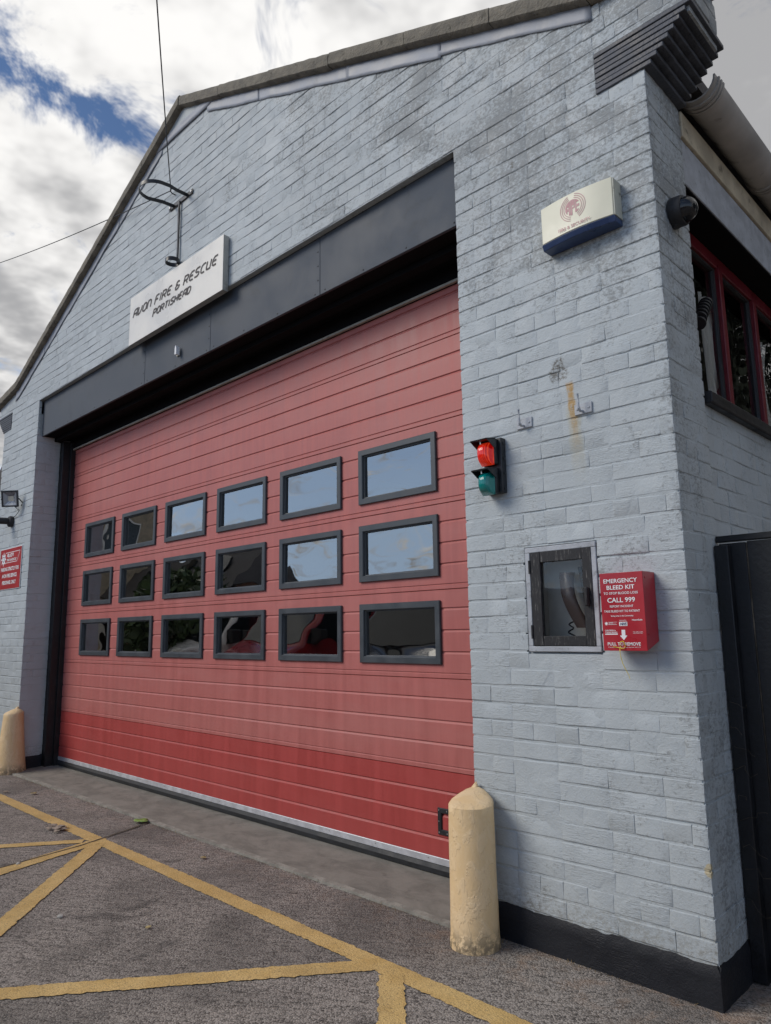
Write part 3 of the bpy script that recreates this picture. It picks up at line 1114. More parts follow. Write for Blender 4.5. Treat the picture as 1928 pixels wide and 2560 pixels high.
for k in range(len(joints)-1):
    z0, z1 = joints[k], joints[k+1]
    pr = panel_profile(z0, z1)
    if k == 0:
        pr = clip(pr, 0.105, 10)
    m_ = MB()

    def strip(pr_, xa, xb, nseg=1):
        n = len(pr_)
        for s_ in range(nseg):
            x_0, x_1 = xa+(xb-xa)*s_/nseg, xa+(xb-xa)*(s_+1)/nseg
            vs = [(x_0, q[1], q[0]) for q in pr_] + [(x_1, q[1], q[0]) for q in pr_]
            m_.add(vs, [(i, n+i, n+i+1, i+1) for i in range(n-1)])
    wt = [t for t in rows_top if z0 < t-0.1 < z1]
    if wt:
        w1 = wt[0]-0.03
        w0 = wt[0]-WH+0.03
        strip(clip(pr, 0, w0), -DX, DX)
        strip(clip(pr, w1, 10), -DX, DX)
        mid = clip(pr, w0, w1)
        edges = [-DX]
        for wx in WINX:
            edges += [wx+0.03, wx+WW-0.03]
        edges.append(DX)
        for i in range(0, len(edges), 2):
            strip(mid, edges[i], edges[i+1])
    else:
        strip(pr, -DX, DX)
        m_.box(-DX, DX, 0.03, 0.04, z0, z1)
    m_.build('panel', 'door_red_new' if k == 0 else 'door_red_faded', DOOR)
MB().box(-DX, DX, -0.004, 0.03, 0.066, 0.1045).build('bottom_rail', 'aluminium', DOOR, bevel=0.003)
MB().prism([(-0.012, 0.018), (0.03, 0.012), (0.03, 0.066), (-0.006, 0.066), (-0.016, 0.045)], 'x', -DX, DX).build('rubber_seal', 'black_rubber', DOOR)
o = MB()
for i in range(14):
    o.lathe((-2.7+5.4*i/13, -0.003, 0.090), (0, -1, 0), [(0.004, 0), (0.004, 0.002), (0, 0.003)], 8)
o.build('rail_screws', 'screw_steel', DOOR)


def rect_loop(x0, x1, z0, z1, ins, y):
    return [(x0+ins, y, z0+ins), (x1-ins, y, z0+ins), (x1-ins, y, z1-ins), (x0+ins, y, z1-ins)]


def pane(name, x0, x1, z0, z1, y, mat, parent, seed, amp):
    rnd = random.Random(seed)
    nu, nv = 22, 14
    vs, fs = [], []
    bulge = amp*rnd.uniform(0.15, 0.9)*rnd.choice((-1, -1, 1))
    tx, tz = rnd.uniform(-.0012, .0012), rnd.uniform(-.0016, .0016)
    for j in range(nv+1):
        for i in range(nu+1):
            a, b = i/nu, j/nv
            e = (math.sin(math.pi*a)*math.sin(math.pi*b))
            x, z = x0+(x1-x0)*a, z0+(z1-z0)*b
            d = bulge*e + amp*0.40*nz(a*2.6+seed, b*2.2, seed*1.7)*min(1, 4*e) + tx*(a-.5) + tz*(b-.5)
            vs.append((x, y+d, z))
    for j in range(nv):
        for i in range(nu):
            q = j*(nu+1)+i
            fs.append((q, q+1, q+nu+2, q+nu+1))
    return MB().add(vs, fs).build(name, mat, parent, smooth=True, angle=180)


for r_, top in enumerate(rows_top):
    for c_, wx in enumerate(WINX):
        x0, x1, z0, z1 = wx, wx+WW, top-WH, top
        m_ = MB()
        loops = [rect_loop(x0, x1, z0, z1, i_, y_) for (i_, y_) in
                 ((0.003, 0.006), (0.0, -0.012), (0.004, -0.017), (0.036, -0.017), (0.040, -0.013), (0.040, -0.004), (0.047, -0.002), (0.047, 0.040), (0.03, 0.042))]
        m_.rings(loops)
        m_.build('window_frame', 'frame_grey', DOOR, smooth=True, angle=25)
        pane('window_pane', x0+0.045, x1-0.045, z0+0.045, z1-0.045, 0.010, 'pane_outer', DOOR, r_*6+c_+1, 0.0016 if r_ < 2 else 0.0022)
        pane('inner_pane', x0+0.045, x1-0.045, z0+0.045, z1-0.045, 0.036, 'pane_inner', DOOR, r_*6+c_+101, 0.0010)
# recessed hand grip at the foot of the door
m_ = MB()
loops = [rect_loop(2.362, 2.50, 0.225, 0.365, i_, y_) for (i_, y_) in ((0, 0.0), (0, -0.006), (0.003, -0.009), (0.024, -0.009), (0.028, -0.004), (0.03, 0.03))]
m_.rings(loops)
m_.box(2.39, 2.475, 0.024, 0.028, 0.25, 0.34)
m_.build('grip_frame', 'signal_black', DOOR, smooth=True, angle=25)
o = MB()
for (x, z) in ((2.373, 0.237), (2.373, 0.295), (2.373, 0.353), (2.43, 0.237), (2.43, 0.353), (2.489, 0.237), (2.489, 0.353)):
    o.lathe((x, -0.009, z), (0, -1, 0), [(0.0042, 0), (0.0042, 0.0015), (0, 0.0025)], 10)
o.build('grip_screws', 'screw_steel', DOOR)

# ---------------- interior
m_ = MB()
m_.box(-3.9, 3.9, 7.4, 7.5, 0, 3.7)
m_.box(-3.9, -3.75, -0.01, 7.5, 0, 3.7)
m_.box(3.48, 3.6, -0.01, 7.5, 0, 2.30)
m_.build('inner_wall', 'interior_wall', FS)
MB().box(-3.9, 3.6, 0.06, 7.5, -0.08, -0.005).build('inner_floor', 'interior_floor', FS)
# roof
for sg in (-1, 1):
    MB().prism([(0, 5.80), (sg*4.02, 4.03), (sg*4.02, 3.95), (0, 5.70)], 'y', -0.06, 7.6).build('roof_slope', 'roof_tile_dark', FS)
MB().box(-3.95, -3.6, 0.0, 7.6, -0.1, 3.95).build('side_wall', 'wall_paint', FS)
m_ = MB()
m_.prism([(-3.95, -0.1), (3.95, -0.1), (3.95, 4.0), (0, 5.75), (-3.95, 4.0)], 'y', 7.5, 7.65)
m_.build('rear_wall', 'wall_paint', FS)

# ---------------- side elevation: lintel, window, sill, fascia, gutter
MB().box(3.60, 3.978, -0.018, 7.5, 3.372, 3.60).build('lintel', 'frame_paint', FS, bevel=0.004)
MB().box(3.60, 3.972, -0.01, 7.5, 3.362, 3.371).build('soffit_shade', 'black_soft', FS)  # black slab paints in the shade under the lintel
MB().box(3.62, 3.992, -0.016, 7.5, 3.603, 3.735).build('fascia_board', 'fascia_cream', FS, bevel=0.004)
SW = bpy.data.objects.new('side_window', None)
C.objects.link(SW)
SW.parent = FS
SW.location = (3.82, 0.3, 2.4)
FX = 3.82
MB().box(FX-0.06, FX+0.012, 0.0, 4.6, 3.29, 3.361).build('window_head', 'window_red', SW, bevel=0.004)
MB().box(FX-0.06, FX+0.02, 0.0, 4.6, 2.36, 2.44).build('window_rail', 'window_red', SW, bevel=0.004)
ym = 0.24
for i in range(9):
    y = 0.24+0.565*i
    MB().box(FX-0.06, FX+0.018, y-0.028, y+0.028, 2.43, 3.31).build('mullion', 'window_red', SW, bevel=0.004)
    if i < 8:
        m_ = MB()
        lp = []
        for (ins, xx) in ((0.0, FX-0.004), (0.022, FX-0.004), (0.026, FX-0.02)):
            a, b, c_, d_ = y+0.028+ins, y+0.537-ins, 2.44+ins, 3.30-ins
            lp.append([(xx, a, c_), (xx, b, c_), (xx, b, d_), (xx, a, d_)])
        m_.rings(lp)
        m_.build('glazing_frame', 'weathered_black', SW)
        rnd = random.Random(i+40)
        vs, fs = [], []
        for jj in range(13):
            for ii in range(11):
                a, b = ii/10, jj/12
                e = math.sin(math.pi*a)*math.sin(math.pi*b)
                vs.append((FX-0.018 + 0.006*e*nz(a*2+i, b*2.5, i) + 0.002*(a-.5)*rnd.uniform(-1, 1), y+0.045+0.475*a, 2.455+0.83*b))
        for jj in range(12):
            for ii in range(10):
                q = jj*11+ii
                fs.append((q, q+1, q+12, q+11))
        MB().add(vs, fs).build('window_pane', 'pane_side', SW, smooth=True, angle=180)
MB().prism([(3.60, 2.335), (4.003, 2.300), (4.010, 2.306), (4.010, 2.352), (4.003, 2.358), (3.60, 2.395)], 'y', 0.0, 4.8).build('window_sill', 'black_paint', FS, bevel=0.004)
# curtains hanging inside the side window
for (y0, y1, ph) in ((0.62, 0.98, 0.3), (1.42, 1.72, 1.1)):
    vs, fs = [], []
    for i in range(25):
        y = y0+(y1-y0)*i/24
        for j in range(7):
            z = 2.46+0.66*j/6
            sw = 0.18*(1-j/6)**1.5
            vs.append((FX-0.055+0.02*math.sin(i*1.1+ph), y0+(y-y0)*(1-0.5*math.sin(math.pi*j/6)*0.8)+sw*0.2, z))
    for i in range(24):
        for j in range(6):
            a = i*7+j
            fs.append((a, a+7, a+8, a+1))
    MB().add(vs, fs).build('curtain', 'curtain_cloth', SW, smooth=True, angle=180)

# half round gutter with collar joints, running along the eaves
m_ = MB()
gx, gz, gr = 4.066, 3.838, 0.090
prof = []
for k in range(13):
    t = math.pi + math.pi*k/12
    prof.append((gx+gr*math.cos(t), gz+gr*math.sin(t)))
inner = [(gx+(gr-0.008)*math.cos(math.pi+math.pi*k/12), gz+(gr-0.008)*math.sin(math.pi+math.pi*k/12)) for k in range(12, -1, -1)]
m_.prism(prof+inner, 'y', -0.012, 7.6)
GUT = m_.build('gutter', 'gutter_grey', FS, smooth=True, angle=40)
for y, wd in ((0.02, 0.05), (0.95, 0.05), (2.7, 0.06)):
    m_ = MB()
    for dy in (0, 0.03, 0.055):
        o1 = [(gx+(gr+0.009)*math.cos(math.pi+math.pi*k/12), gz+(gr+0.009)*math.sin(math.pi+math.pi*k/12)) for k in range(13)]
        i1 = [(gx+(gr-0.001)*math.cos(math.pi+math.pi*k/12), gz+(gr-0.001)*math.sin(math.pi+math.pi*k/12)) for k in range(12, -1, -1)]
        m_.prism(o1+i1, 'y', y+dy, y+dy+0.014)
    m_.build('gutter_collar', 'gutter_grey', GUT, smooth=True, angle=40)

# ------------------------------------------------------------------ black timber gate beside the pier
G = thing('timber_gate', 'tall black boarded gate beside the grey corner pier', 'gate', (4.0, -0.05, 0))
x = 3.993
k = 0
while x < 5.2:
    MB().box(x+0.002, x+0.108, -0.045-0.002*(k % 3), -0.022, -0.005, 1.672+random.uniform(-.003, .003)).build('board', 'gate_black', G, bevel=0.003)
    x += 0.112
    k += 1
MB().box(3.988, 5.2, -0.056, -0.016, 1.676, 1.702).build('top_rail', 'gate_black', G, bevel=0.003)
MB().box(3.988, 5.2, -0.020, 0.02, 0.3, 0.4).build('cross_rail', 'gate_black', G)
MB().box(3.990, 4.045, -0.09, -0.048, -0.01, 1.66).build('gate_post', 'gate_black', G, bevel=0.004)
# dead creeper on the gate edge
m_ = MB()
rv = random.Random(3)
for s_ in range(9):
    q = Vector((4.0, -0.095, 0.30+0.09*s_+rv.uniform(-.02, .02)))
    pts = [q.copy()]
    for t in range(5):
        q = q + Vector((rv.uniform(-.002, .035), rv.uniform(-.012, .004), rv.uniform(-.03, .02)))
        pts.append(q.copy())
    m_.tube(pts, 0.0007, 4)
o = m_.build('dead_creeper', 'bark')
tag(o, 'wisps of dead creeper on the edge of the black gate', 'creeper')

# ------------------------------------------------------------------ station sign
class Pen:
    """stroke lettering: glyphs on a 0..1 grid drawn as flat ribbons"""
    G = {
        'A': [[(0, 0), (0, .62), (.12, .9), (.35, 1), (.9, 1), (.9, 0)], [(0, .42), (.9, .42)]],
        'V': [[(0, 1), (0, .2), (.06, .02), (.25, 0), (.55, .12), (.85, .5), (.85, 1)]],
        'O': [[(.3, 0), (.65, 0), (.9, .15), (.95, .5), (.9, .85), (.65, 1), (.3, 1), (.06, .85), (0, .5), (.06, .15), (.3, 0)]],
        'N': [[(0, 0), (0, .8), (.1, 1), (.6, 1), (.85, .85), (.9, .6), (.9, 0)]],
        'F': [[(.02, -.08), (.02, .7), (.15, .95), (.35, 1), (.85, 1)], [(.02, .5), (.7, .5)]],
        'I': [[(.1, 0), (.1, 1)]],
        'R': [[(0, -.05), (0, 1), (.6, 1), (.85, .9), (.88, .65), (.7, .48), (.0, .45)], [(.45, .45), (.9, 0)]],
        'E': [[(.9, 0), (.35, 0), (.1, .12), (.02, .4), (.05, .75), (.3, 1), (.9, 1)], [(.05, .52), (.75, .52)]],
        '&': [[(.95, .45), (.75, .1), (.4, 0), (.1, .08), (.02, .3), (.2, .5), (.6, .52)], [(.2, .5), (.1, .65), (.15, .9), (.45, 1), (.75, .92)]],
        'S': [[(0, .03), (.6, 0), (.85, .12), (.85, .38), (.6, .5), (.25, .52), (.06, .65), (.06, .88), (.3, 1), (.9, 1)]],
        'C': [[(.9, 0), (.4, 0), (.12, .14), (.03, .5), (.12, .86), (.4, 1), (.9, 1)]],
        'U': [[(0, 1), (0, .3), (.1, .06), (.35, 0), (.85, 0), (.85, 1)]],
        'P': [[(0, -.12), (0, 1), (.6, 1), (.86, .9), (.88, .62), (.7, .45), (.15, .42)]],
        'T': [[(.0, 1), (.9, 1)], [(.45, 1), (.45, 0)]],
        'H': [[(0, 0), (0, 1)], [(.88, 0), (.88, 1)], [(0, .5), (.88, .5)]],
        'D': [[(0, 0), (0, 1), (.55, 1), (.85, .8), (.88, .4), (.7, .08), (.45, 0), (0, 0)]],
        'M': [[(0, 0), (0, 1), (.45, .4), (.9, 1), (.9, 0)]],
    }

    @staticmethod
    def write(mb, text, x0, x1, z, h, y, stroke, shear=0.25, gap=0.34, space=0.75, iw=0.25):
        adv = []
        for ch in text:
            adv.append(space if ch == ' ' else (iw if ch == 'I' else 0.92) + gap)
        tot = sum(adv)-gap
        u = (x1-x0-shear*h)/tot
        x = x0
        for ch, a in zip(text, adv):
            if ch != ' ':
                for k, poly in enumerate(Pen.G[ch]):
                    pts = [Vector((x+q[0]*u+shear*q[1]*h, 0, z+q[1]*h)) for q in poly]
                    n = len(pts)
                    L_, R_ = [], []
                    for i in range(n):
                        d0 = (pts[i]-pts[i-1]).normalized() if i else (pts[1]-pts[0]).normalized()
                        d1 = (pts[i+1]-pts[i]).normalized() if i < n-1 else d0
                        t = (d0+d1)
                        t = t.normalized() if t.length > 1e-4 else d0
                        nn = Vector((-t.z, 0, t.x))
                        cs = max(0.6, nn.dot(Vector((-d1.z, 0, d1.x))))
                        L_.append(pts[i]+nn*stroke/2/cs)
                        R_.append(pts[i]-nn*stroke/2/cs)
                    vs = [(q.x, y-0.0004*k, q.z) for q in L_] + [(q.x, y-0.0004*k, q.z) for q in R_]
                    mb.add(vs, [(i, i+1, n+i+1, n+i) for i in range(n-1)])
            x += a*u


S_ = thing('station_sign', 'brushed off white name board AVON FIRE & RESCUE PORTISHEAD above the beam', 'sign', (0.015, YW, 3.85))
MB().box(-0.720, 0.762, -0.440, -0.4415+0.004, 3.849, 4.295).build('sign_face', 'sign_white', S_, bevel=0.003)
m_ = MB()
m_.box(-0.719, 0.761, -0.4360, YW-0.006, 3.849, 3.853)
m_.box(-0.719, 0.761, -0.4360, YW-0.006, 4.290, 4.294)
m_.box(-0.719, -0.715, -0.4360, YW-0.006, 3.8535, 4.2895)
m_.box(0.756, 0.761, -0.4360, YW-0.006, 3.8535, 4.2895)
m_.build('sign_return', 'sign_edge', S_)
m_ = MB()
Pen.write(m_, 'AVON FIRE & RESCUE', -0.655, 0.695, 4.092, 0.064, -0.4425, 0.0145, shear=0.42)
m_.build('lettering', 'sign_letter', S_)
m_ = MB()
Pen.write(m_, 'PORTISHEAD', -0.298, 0.32, 3.990, 0.052, -0.4425, 0.0135, shear=0.42)
m_.build('lettering', 'sign_letter', S_)

# ------------------------------------------------------------------ iron hoop bracket above the sign
H_ = thing('iron_bracket', 'black iron bracket with large hoop and small ring on the gable', 'bracket', (0.02, YW, 4.93))


def strap(path, h, t, closed=False):
    """flat upright iron strap following a horizontal path"""
    m2 = MB()
    n = len(path)
    vs, fs = [], []
    for i, q in enumerate(path):
        if closed:
            d = Vector(path[(i+1) % n])-Vector(path[i-1])
        else:
            d = Vector(path[min(i+1, n-1)])-Vector(path[max(i-1, 0)])
        d.z = 0
        d.normalize()
        nn = Vector((-d.y, d.x, 0))*t/2
        q = Vector(q)
        for (s1, zz) in ((1, -h/2), (1, h/2), (-1, h/2), (-1, -h/2)):
            vs.append(q+nn*s1+Vector((0, 0, zz)))
    for i in range(n if closed else n-1):
        j = (i+1) % n
        for k in range(4):
            fs.append((i*4+k, i*4+(k+1) % 4, j*4+(k+1) % 4, j*4+k))
    return m2.add(vs, fs)


MB().box(-0.170, 0.212, YW-0.012, YW-0.006, 4.915, 4.955).build('wall_plate', 'iron_black', H_, bevel=0.002)
hp = [(-0.085, YW-0.01, 4.928), (-0.090, -0.50, 4.925), (-0.108, -0.57, 4.922)]
for k in range(17):
    t = math.pi + math.pi*k/16
    hp.append((0.025+0.137*math.cos(t), -0.615+0.137*math.sin(t), 4.915))
hp += [(0.158, -0.57, 4.922), (0.140, -0.50, 4.925), (0.135, YW-0.01, 4.928)]
strap(hp, 0.030, 0.006).build('hoop', 'iron_black', H_, smooth=True, angle=40)
MB().box(0.005, 0.025, YW-0.024, YW-0.012, 4.36, 4.925).build('rod', 'iron_black', H_, bevel=0.002)
rp = [(0.018+0.056*math.cos(2*math.pi*k/24), -0.447+0.056*math.sin(2*math.pi*k/24), 4.362) for k in range(24)]
strap(rp, 0.034, 0.005, True).build('ring', 'iron_black', H_, smooth=True, angle=40)
m_ = MB()
for x in (-0.15, 0.192):
    m_.lathe((x, YW-0.012, 4.935), (0, -1, 0), [(0.010, 0), (0.010, 0.006), (0, 0.008)], 6)
m_.build('bolt', 'screw_steel', H_)
# wall eye for the cables
E_ = thing('cable_eye', 'small rusty hook holding the two overhead cables behind the hoop', 'hook', (-0.088, YW, 5.04))
m_ = MB()
m_.tube([(-0.088, YW+0.01, 5.04), (-0.088, YW-0.03, 5.04), (-0.088, YW-0.045, 5.05), (-0.085, YW-0.05, 5.065), (-0.080, YW-0.04, 5.075)], 0.005, 8)
m_.build('eye', 'iron_black', E_, smooth=True)
A0 = Vector((-0.086, YW-0.045, 5.058))


def cable(end, sag, label):
    pts = []
    for i in range(41):
        t = i/40
        q = A0.lerp(end, t)
        q.z -= sag*4*t*(1-t)
        pts.append(q)
    o = MB().tube(pts, 0.0042, 6).build('overhead_cable', 'cable_black', smooth=True)
    tag(o, label, 'cable', 'overhead cables')


d1 = Vector((-0.640328, 0.313825, 0.701066))
cable(CAM + d1*5.2, 0.02, 'thin black cable rising steeply from the gable hook past the apex')
d2 = Vector((-0.872535, 0.239043, 0.426077))
cable(CAM + d2*11.5, 0.04, 'thin black cable running off to the left past the gable')

# ------------------------------------------------------------------ alarm box
AB = thing('alarm_box', 'cream and blue alarm siren box reading FIRE & SECURITY high on the right pier', 'alarm box', (3.656, YW, 3.055))
ax0, ax1, az0, az1 = 3.480, 3.834, 3.078, 3.257


def bow(x, d0=0.462, d1=0.480):
    t = (x-ax0)/(ax1-ax0)
    return -(d0 + (d1-d0)*math.sin(math.pi*t))


def bowed(z0, z1, name, mat, dx=0.0, dd=0.0, bottom_in=0.0):
    n = 16
    vs, fs = [], []
    for i in range(n+1):
        x = ax0-dx+(ax1-ax0+2*dx)*i/n
        yb = bow(min(max(x, ax0), ax1))-dd
        vs += [(x, YW-0.002, z0), (x, yb+bottom_in, z0), (x, yb, z1), (x, YW-0.002, z1)]
    for i in range(n):
        for j in range(4):
            fs.append((i*4+j, i*4+(j+1) % 4, (i+1)*4+(j+1) % 4, (i+1)*4+j))
    fs += [(0, 1, 2, 3), tuple(n*4+j for j in range(4))]
    return MB().add(vs, fs).build(name, mat, AB, smooth=True, angle=30, bevel=0.003)


bowed(3.0795, az1, 'cover', 'cream_plastic')
MB().box(ax1-0.0005, ax1+0.006, -0.458, YW-0.004, 3.0795, az1-0.004).build('shaded_end', 'cream_dirt_shade', AB, bevel=0.002)  # duller cream paints shade onto the right end of the box
bowed(3.052, 3.078, 'strobe_lens', 'siren_blue', dx=0.003, dd=0.0, bottom_in=0.012)


def on_cover(x, z, d=0.0012):
    return (x, bow(x)-d, z)


# logo: disc cut into letters with arcs either side
m_ = MB()
cx, cz = 3.652, 3.186


def arc(rad, a0, a1, wd, n=16):
    vs, fs = [], []
    for i in range(n+1):
        a = R(a0+(a1-a0)*i/n)
        for r_ in (rad-wd/2, rad+wd/2):
            vs.append(on_cover(cx+r_*math.cos(a), cz+r_*math.sin(a)))
    for i in range(n):
        fs.append((2*i, 2*i+2, 2*i+3, 2*i+1))
    m_.add(vs, fs)


for rad in (0.044, 0.053, 0.062):
    arc(rad, -62, 78, 0.0028)
    arc(rad, 110, 258, 0.0028)


def patch(x0, x1, z0, z1):
    """rectangle clipped to the logo disc"""
    n = 5
    vs = []
    for i in range(n+1):
        x = x0+(x1-x0)*i/n
        hh = math.sqrt(max(0, 0.037**2-(x)**2))
        vs += [on_cover(cx+x, cz+max(z0, -hh)), on_cover(cx+x, cz+max(min(z1, hh), max(z0, -hh)))]
    m_.add(vs, [(2*i, 2*i+2, 2*i+3, 2*i+1) for i in range(n)])


for (x0, x1, z0, z1) in ((-.036, -.027, -.04, .04), (-.0265, -.020, .008, .04), (-.0265, -.020, -.012, .000), (-.0195, -.011, -.04, .04),
                         (-.009, -.001, -.04, .04), (-.0005, .006, .008, .04), (-.0005, .006, -.008, .000), (.0062, .011, -.006, .04),
                         (.013, .020, -.03, .04), (.0205, .034, .017, .04), (.0205, .034, -.006, .006), (.0205, .034, -.03, -.018)):
    patch(x0, x1, z0, z1)
m_.build('emblem', 'logo_pink', AB)
tx = text_mesh('lettering', 'FIRE & SECURITY', (cx+0.003, -0.4812, 3.092), (1, 0, 0), (0, 0, 1), 0.0155, 'logo_pink', AB, bold=0.012, width=0.158)

# ------------------------------------------------------------------ red and green signal lamp
TL = thing('signal_lamp', 'small black signal with a lit red lens over a green lens', 'signal lamp', (3.12, YW, 1.96))
MB().box(3.072, 3.176, -0.425, YW-0.002, 1.966, 2.232).build('back_box', 'signal_black', TL, bevel=0.004)
for (z0, z1, mt) in ((2.098, 2.218, 'lens_red'), (1.955, 2.075, 'lens_green')):
    hb = MB().box(3.075, 3.158, -0.452, -0.4255, z0+0.004, z1+0.010).build('housing', 'signal_black', TL, bevel=0.005)
    MB().prism([(-0.452, z1+0.010), (-0.452, z1+0.002), (-0.522, z1-0.010), (-0.526, z1-0.004)], 'x', 3.068, 3.165).build('visor', 'signal_black', hb, bevel=0.002)
    for xa in (3.068, 3.161):
        MB().prism([(-0.452, z1+0.006), (-0.452, z1-0.040), (-0.466, z1-0.040), (-0.524, z1-0.008)], 'x', xa, xa+0.004).build('visor_cheek', 'signal_black', hb)
    # domed rectangular lens
    vs, fs = [], []
    nu, nv = 14, 16
    for j in range(nv+1):
        for i in range(nu+1):
            a, b = i/nu*2-1, j/nv*2-1
            e = (max(0, 1-abs(a)**3.2)**0.6)*(max(0, 1-abs(b)**2.6)**0.6)
            vs.append((3.1165+0.036*a, -0.452-0.062*e, (z0+z1)/2-0.004+0.056*b))
    for j in range(nv):
        for i in range(nu):
            q = j*(nu+1)+i
            fs.append((q, q+1, q+nu+2, q+nu+1))
    MB().add(vs, fs).build('lens', mt, hb, smooth=True, angle=180)
m_ = MB()
for z in (1.985, 2.06, 2.13, 2.205):
    m_.lathe((3.1765, -0.405, z), (1, 0, 0), [(0.007, -0.001), (0.007, 0.003), (0.004, 0.004), (0, 0.004)], 10)
m_.build('screws', 'signal_black', TL)

# ------------------------------------------------------------------ two wall hooks
for (x, z, lab) in ((3.290, 2.282, 'painted steel wall hook with rusty plate above the signal lamp'),
                    (3.597, 2.283, 'painted steel wall hook right of the rust streak')):
    h_ = thing('wall_hook', lab, 'hook', (x, YW, z), 'hooks on the right pier')
    MB().box(x-0.042, x+0.042, YW-0.010, YW-0.001, z-0.024, z+0.024).build('plate', 'frame_paint', h_, bevel=0.002)
    MB().tube([(x-0.002, YW-0.008, z-0.012), (x-0.002, YW-0.030, z-0.016), (x-0.002, YW-0.046, z-0.006), (x-0.002, YW-0.048, z+0.02), (x-0.002, YW-0.048, z+0.058)], 0.0058, 8).build('hook', 'frame_paint', h_, smooth=True)
    m_ = MB()
    for sx_ in (-0.028, 0.028):
        m_.lathe((x+sx_, YW-0.010, z), (0, -1, 0), [(0.006, 0), (0.005, 0.003), (0, 0.004)], 8)
    m_.build('screw', 'frame_paint', h_, smooth=True)

# ------------------------------------------------------------------ telephone cupboard let into the pier
CB = thing('wall_cupboard', 'worn black framed glazed cupboard let into the grey pier', 'cupboard', (3.435, YW, 1.23))


def ringbox(x0, x1, z0, z1, wd, y0, y1, name, mat, bev=0.003):
    """four separate rails of a frame"""
    MB().box(x0, x1, y0, y1, z0, z0+wd).build(name, mat, CB, bevel=bev)
    MB().box(x0, x1, y0, y1, z1-wd, z1).build(name, mat, CB, bevel=bev)
    MB().box(x0, x0+wd, y0+0.0005, y1, z0+wd, z1-wd).build(name, mat, CB, bevel=bev)
    MB().box(x1-wd, x1, y0+0.0005, y1, z0+wd, z1-wd).build(name, mat, CB, bevel=bev)


ringbox(3.258, 3.612, 1.228, 1.694, 0.024, YW-0.007, YW+0.06, 'surround', 'frame_paint')
dxa, dxb, dza, dzb = 3.287, 3.590, 1.254, 1.671
MB().box(dxa, dxa+0.050, YW-0.010, YW+0.012, dza, dzb).build('stile', 'worn_wood_black', CB, bevel=0.002)
MB().box(dxb-0.044, dxb, YW-0.010, YW+0.012, dza, dzb).build('stile', 'worn_wood_black', CB, bevel=0.002)
MB().box(dxa+0.0505, dxb-0.0445, YW-0.008, YW+0.012, dzb-0.048, dzb).build('rail', 'worn_wood_black', CB, bevel=0.002)
MB().box(dxa+0.0505, dxb-0.0445, YW-0.008, YW+0.012, dza, dza+0.042).build('rail', 'worn_wood_black', CB, bevel=0.002)
m_ = MB()
vs, fs = [], []
for j in range(9):
    for i in range(7):
        a, b = i/6, j/8
        vs.append((dxa+0.048+(dxb-dxa-0.09)*a, YW+0.006+0.0008*nz(a*3, b*3, 4), dza+0.04+(dzb-dza-0.086)*b))
for j in range(8):
    for i in range(6):
        q = j*7+i
        fs.append((q, q+1, q+8, q+7))
m_.add(vs, fs)
m_.build('pane', 'pane_cupboard', CB, smooth=True, angle=180)
MB().box(dxb-0.030, dxb-0.014, YW-0.034, YW-0.010, 1.42, 1.50).build('handle', 'worn_wood_black', CB, bevel=0.005)
m_ = MB()
for z in (1.315, 1.605):
    m_.tube([(dxa-0.004, YW-0.012, z-0.03), (dxa-0.004, YW-0.012, z+0.03)], 0.005, 8)
m_.build('hinge', 'weathered_black', CB)
m_ = MB()
m_.box(3.27, 3.60, YW+0.135, YW+0.14, 1.24, 1.68)
m_.box(3.27, 3.282, YW+0.0605, YW+0.135, 1.24, 1.68)
m_.box(3.588, 3.60, YW+0.0605, YW+0.135, 1.24, 1.68)
m_.box(3.282, 3.588, YW+0.0605, YW+0.135, 1.24, 1.252)
m_.box(3.282, 3.588, YW+0.0605, YW+0.135, 1.668, 1.68)
m_.build('lining', 'cupboard_inside', CB)
PH = thing('telephone', 'brown telephone handset hanging behind the cupboard glass', 'telephone', (3.46, YW+0.1, 1.3))
hp = []
for i in range(13):
    t = i/12
    hp.append((3.425+0.072*t**1.5, YW+0.075-0.035*math.sin(math.pi*t), 1.575-0.245*t))
vs, fs = [], []
for i, q in enumerate(hp):
    wd = 0.034
    dp = 0.014+0.016*(abs(i/12-.5)*2)**3
    for k in range(10):
        a = 2*math.pi*k/10
        vs.append((q[0]+wd*math.cos(a)*abs(math.cos(a))**-.4 if abs(math.cos(a)) > .05 else q[0], q[1]+dp*math.sin(a), q[2]))
for i in range(12):
    for k in range(10):
        fs.append((i*10+k, i*10+(k+1) % 10, (i+1)*10+(k+1) % 10, (i+1)*10+k))
fs += [tuple(range(10)), tuple(120+k for k in range(10))]
MB().add(vs, fs).build('handset', 'phone_plastic', PH, smooth=True, angle=50)
MB().prism([(3.470, 1.60), (3.490, 1.60), (3.555, 1.33), (3.515, 1.30)], 'y', YW+0.085, YW+0.13).build('cradle', 'phone_black', PH, bevel=0.004)
cp = [(3.455+0.012*math.sin(i*0.9)-0.02*math.sin(i/20*math.pi), YW+0.06+0.010*math.cos(i*0.9), 1.37-0.005*i) for i in range(20)]
MB().tube(cp, 0.0035, 6).build('cord', 'phone_black', PH, smooth=True)
NP = MB().box(3.505, 3.565, YW+0.126, YW+0.128, 1.34, 1.585).build('notice_paper', 'paper')
tag(NP, 'white notice sheet inside the glazed cupboard', 'notice')
# sheet of small print
text_mesh('lettering', 'Lift handset\nand wait for\nanswer', (3.535, YW+0.1255, 1.47), (1, 0, 0), (0, 0, 1), 0.006, 'sign_letter', NP)

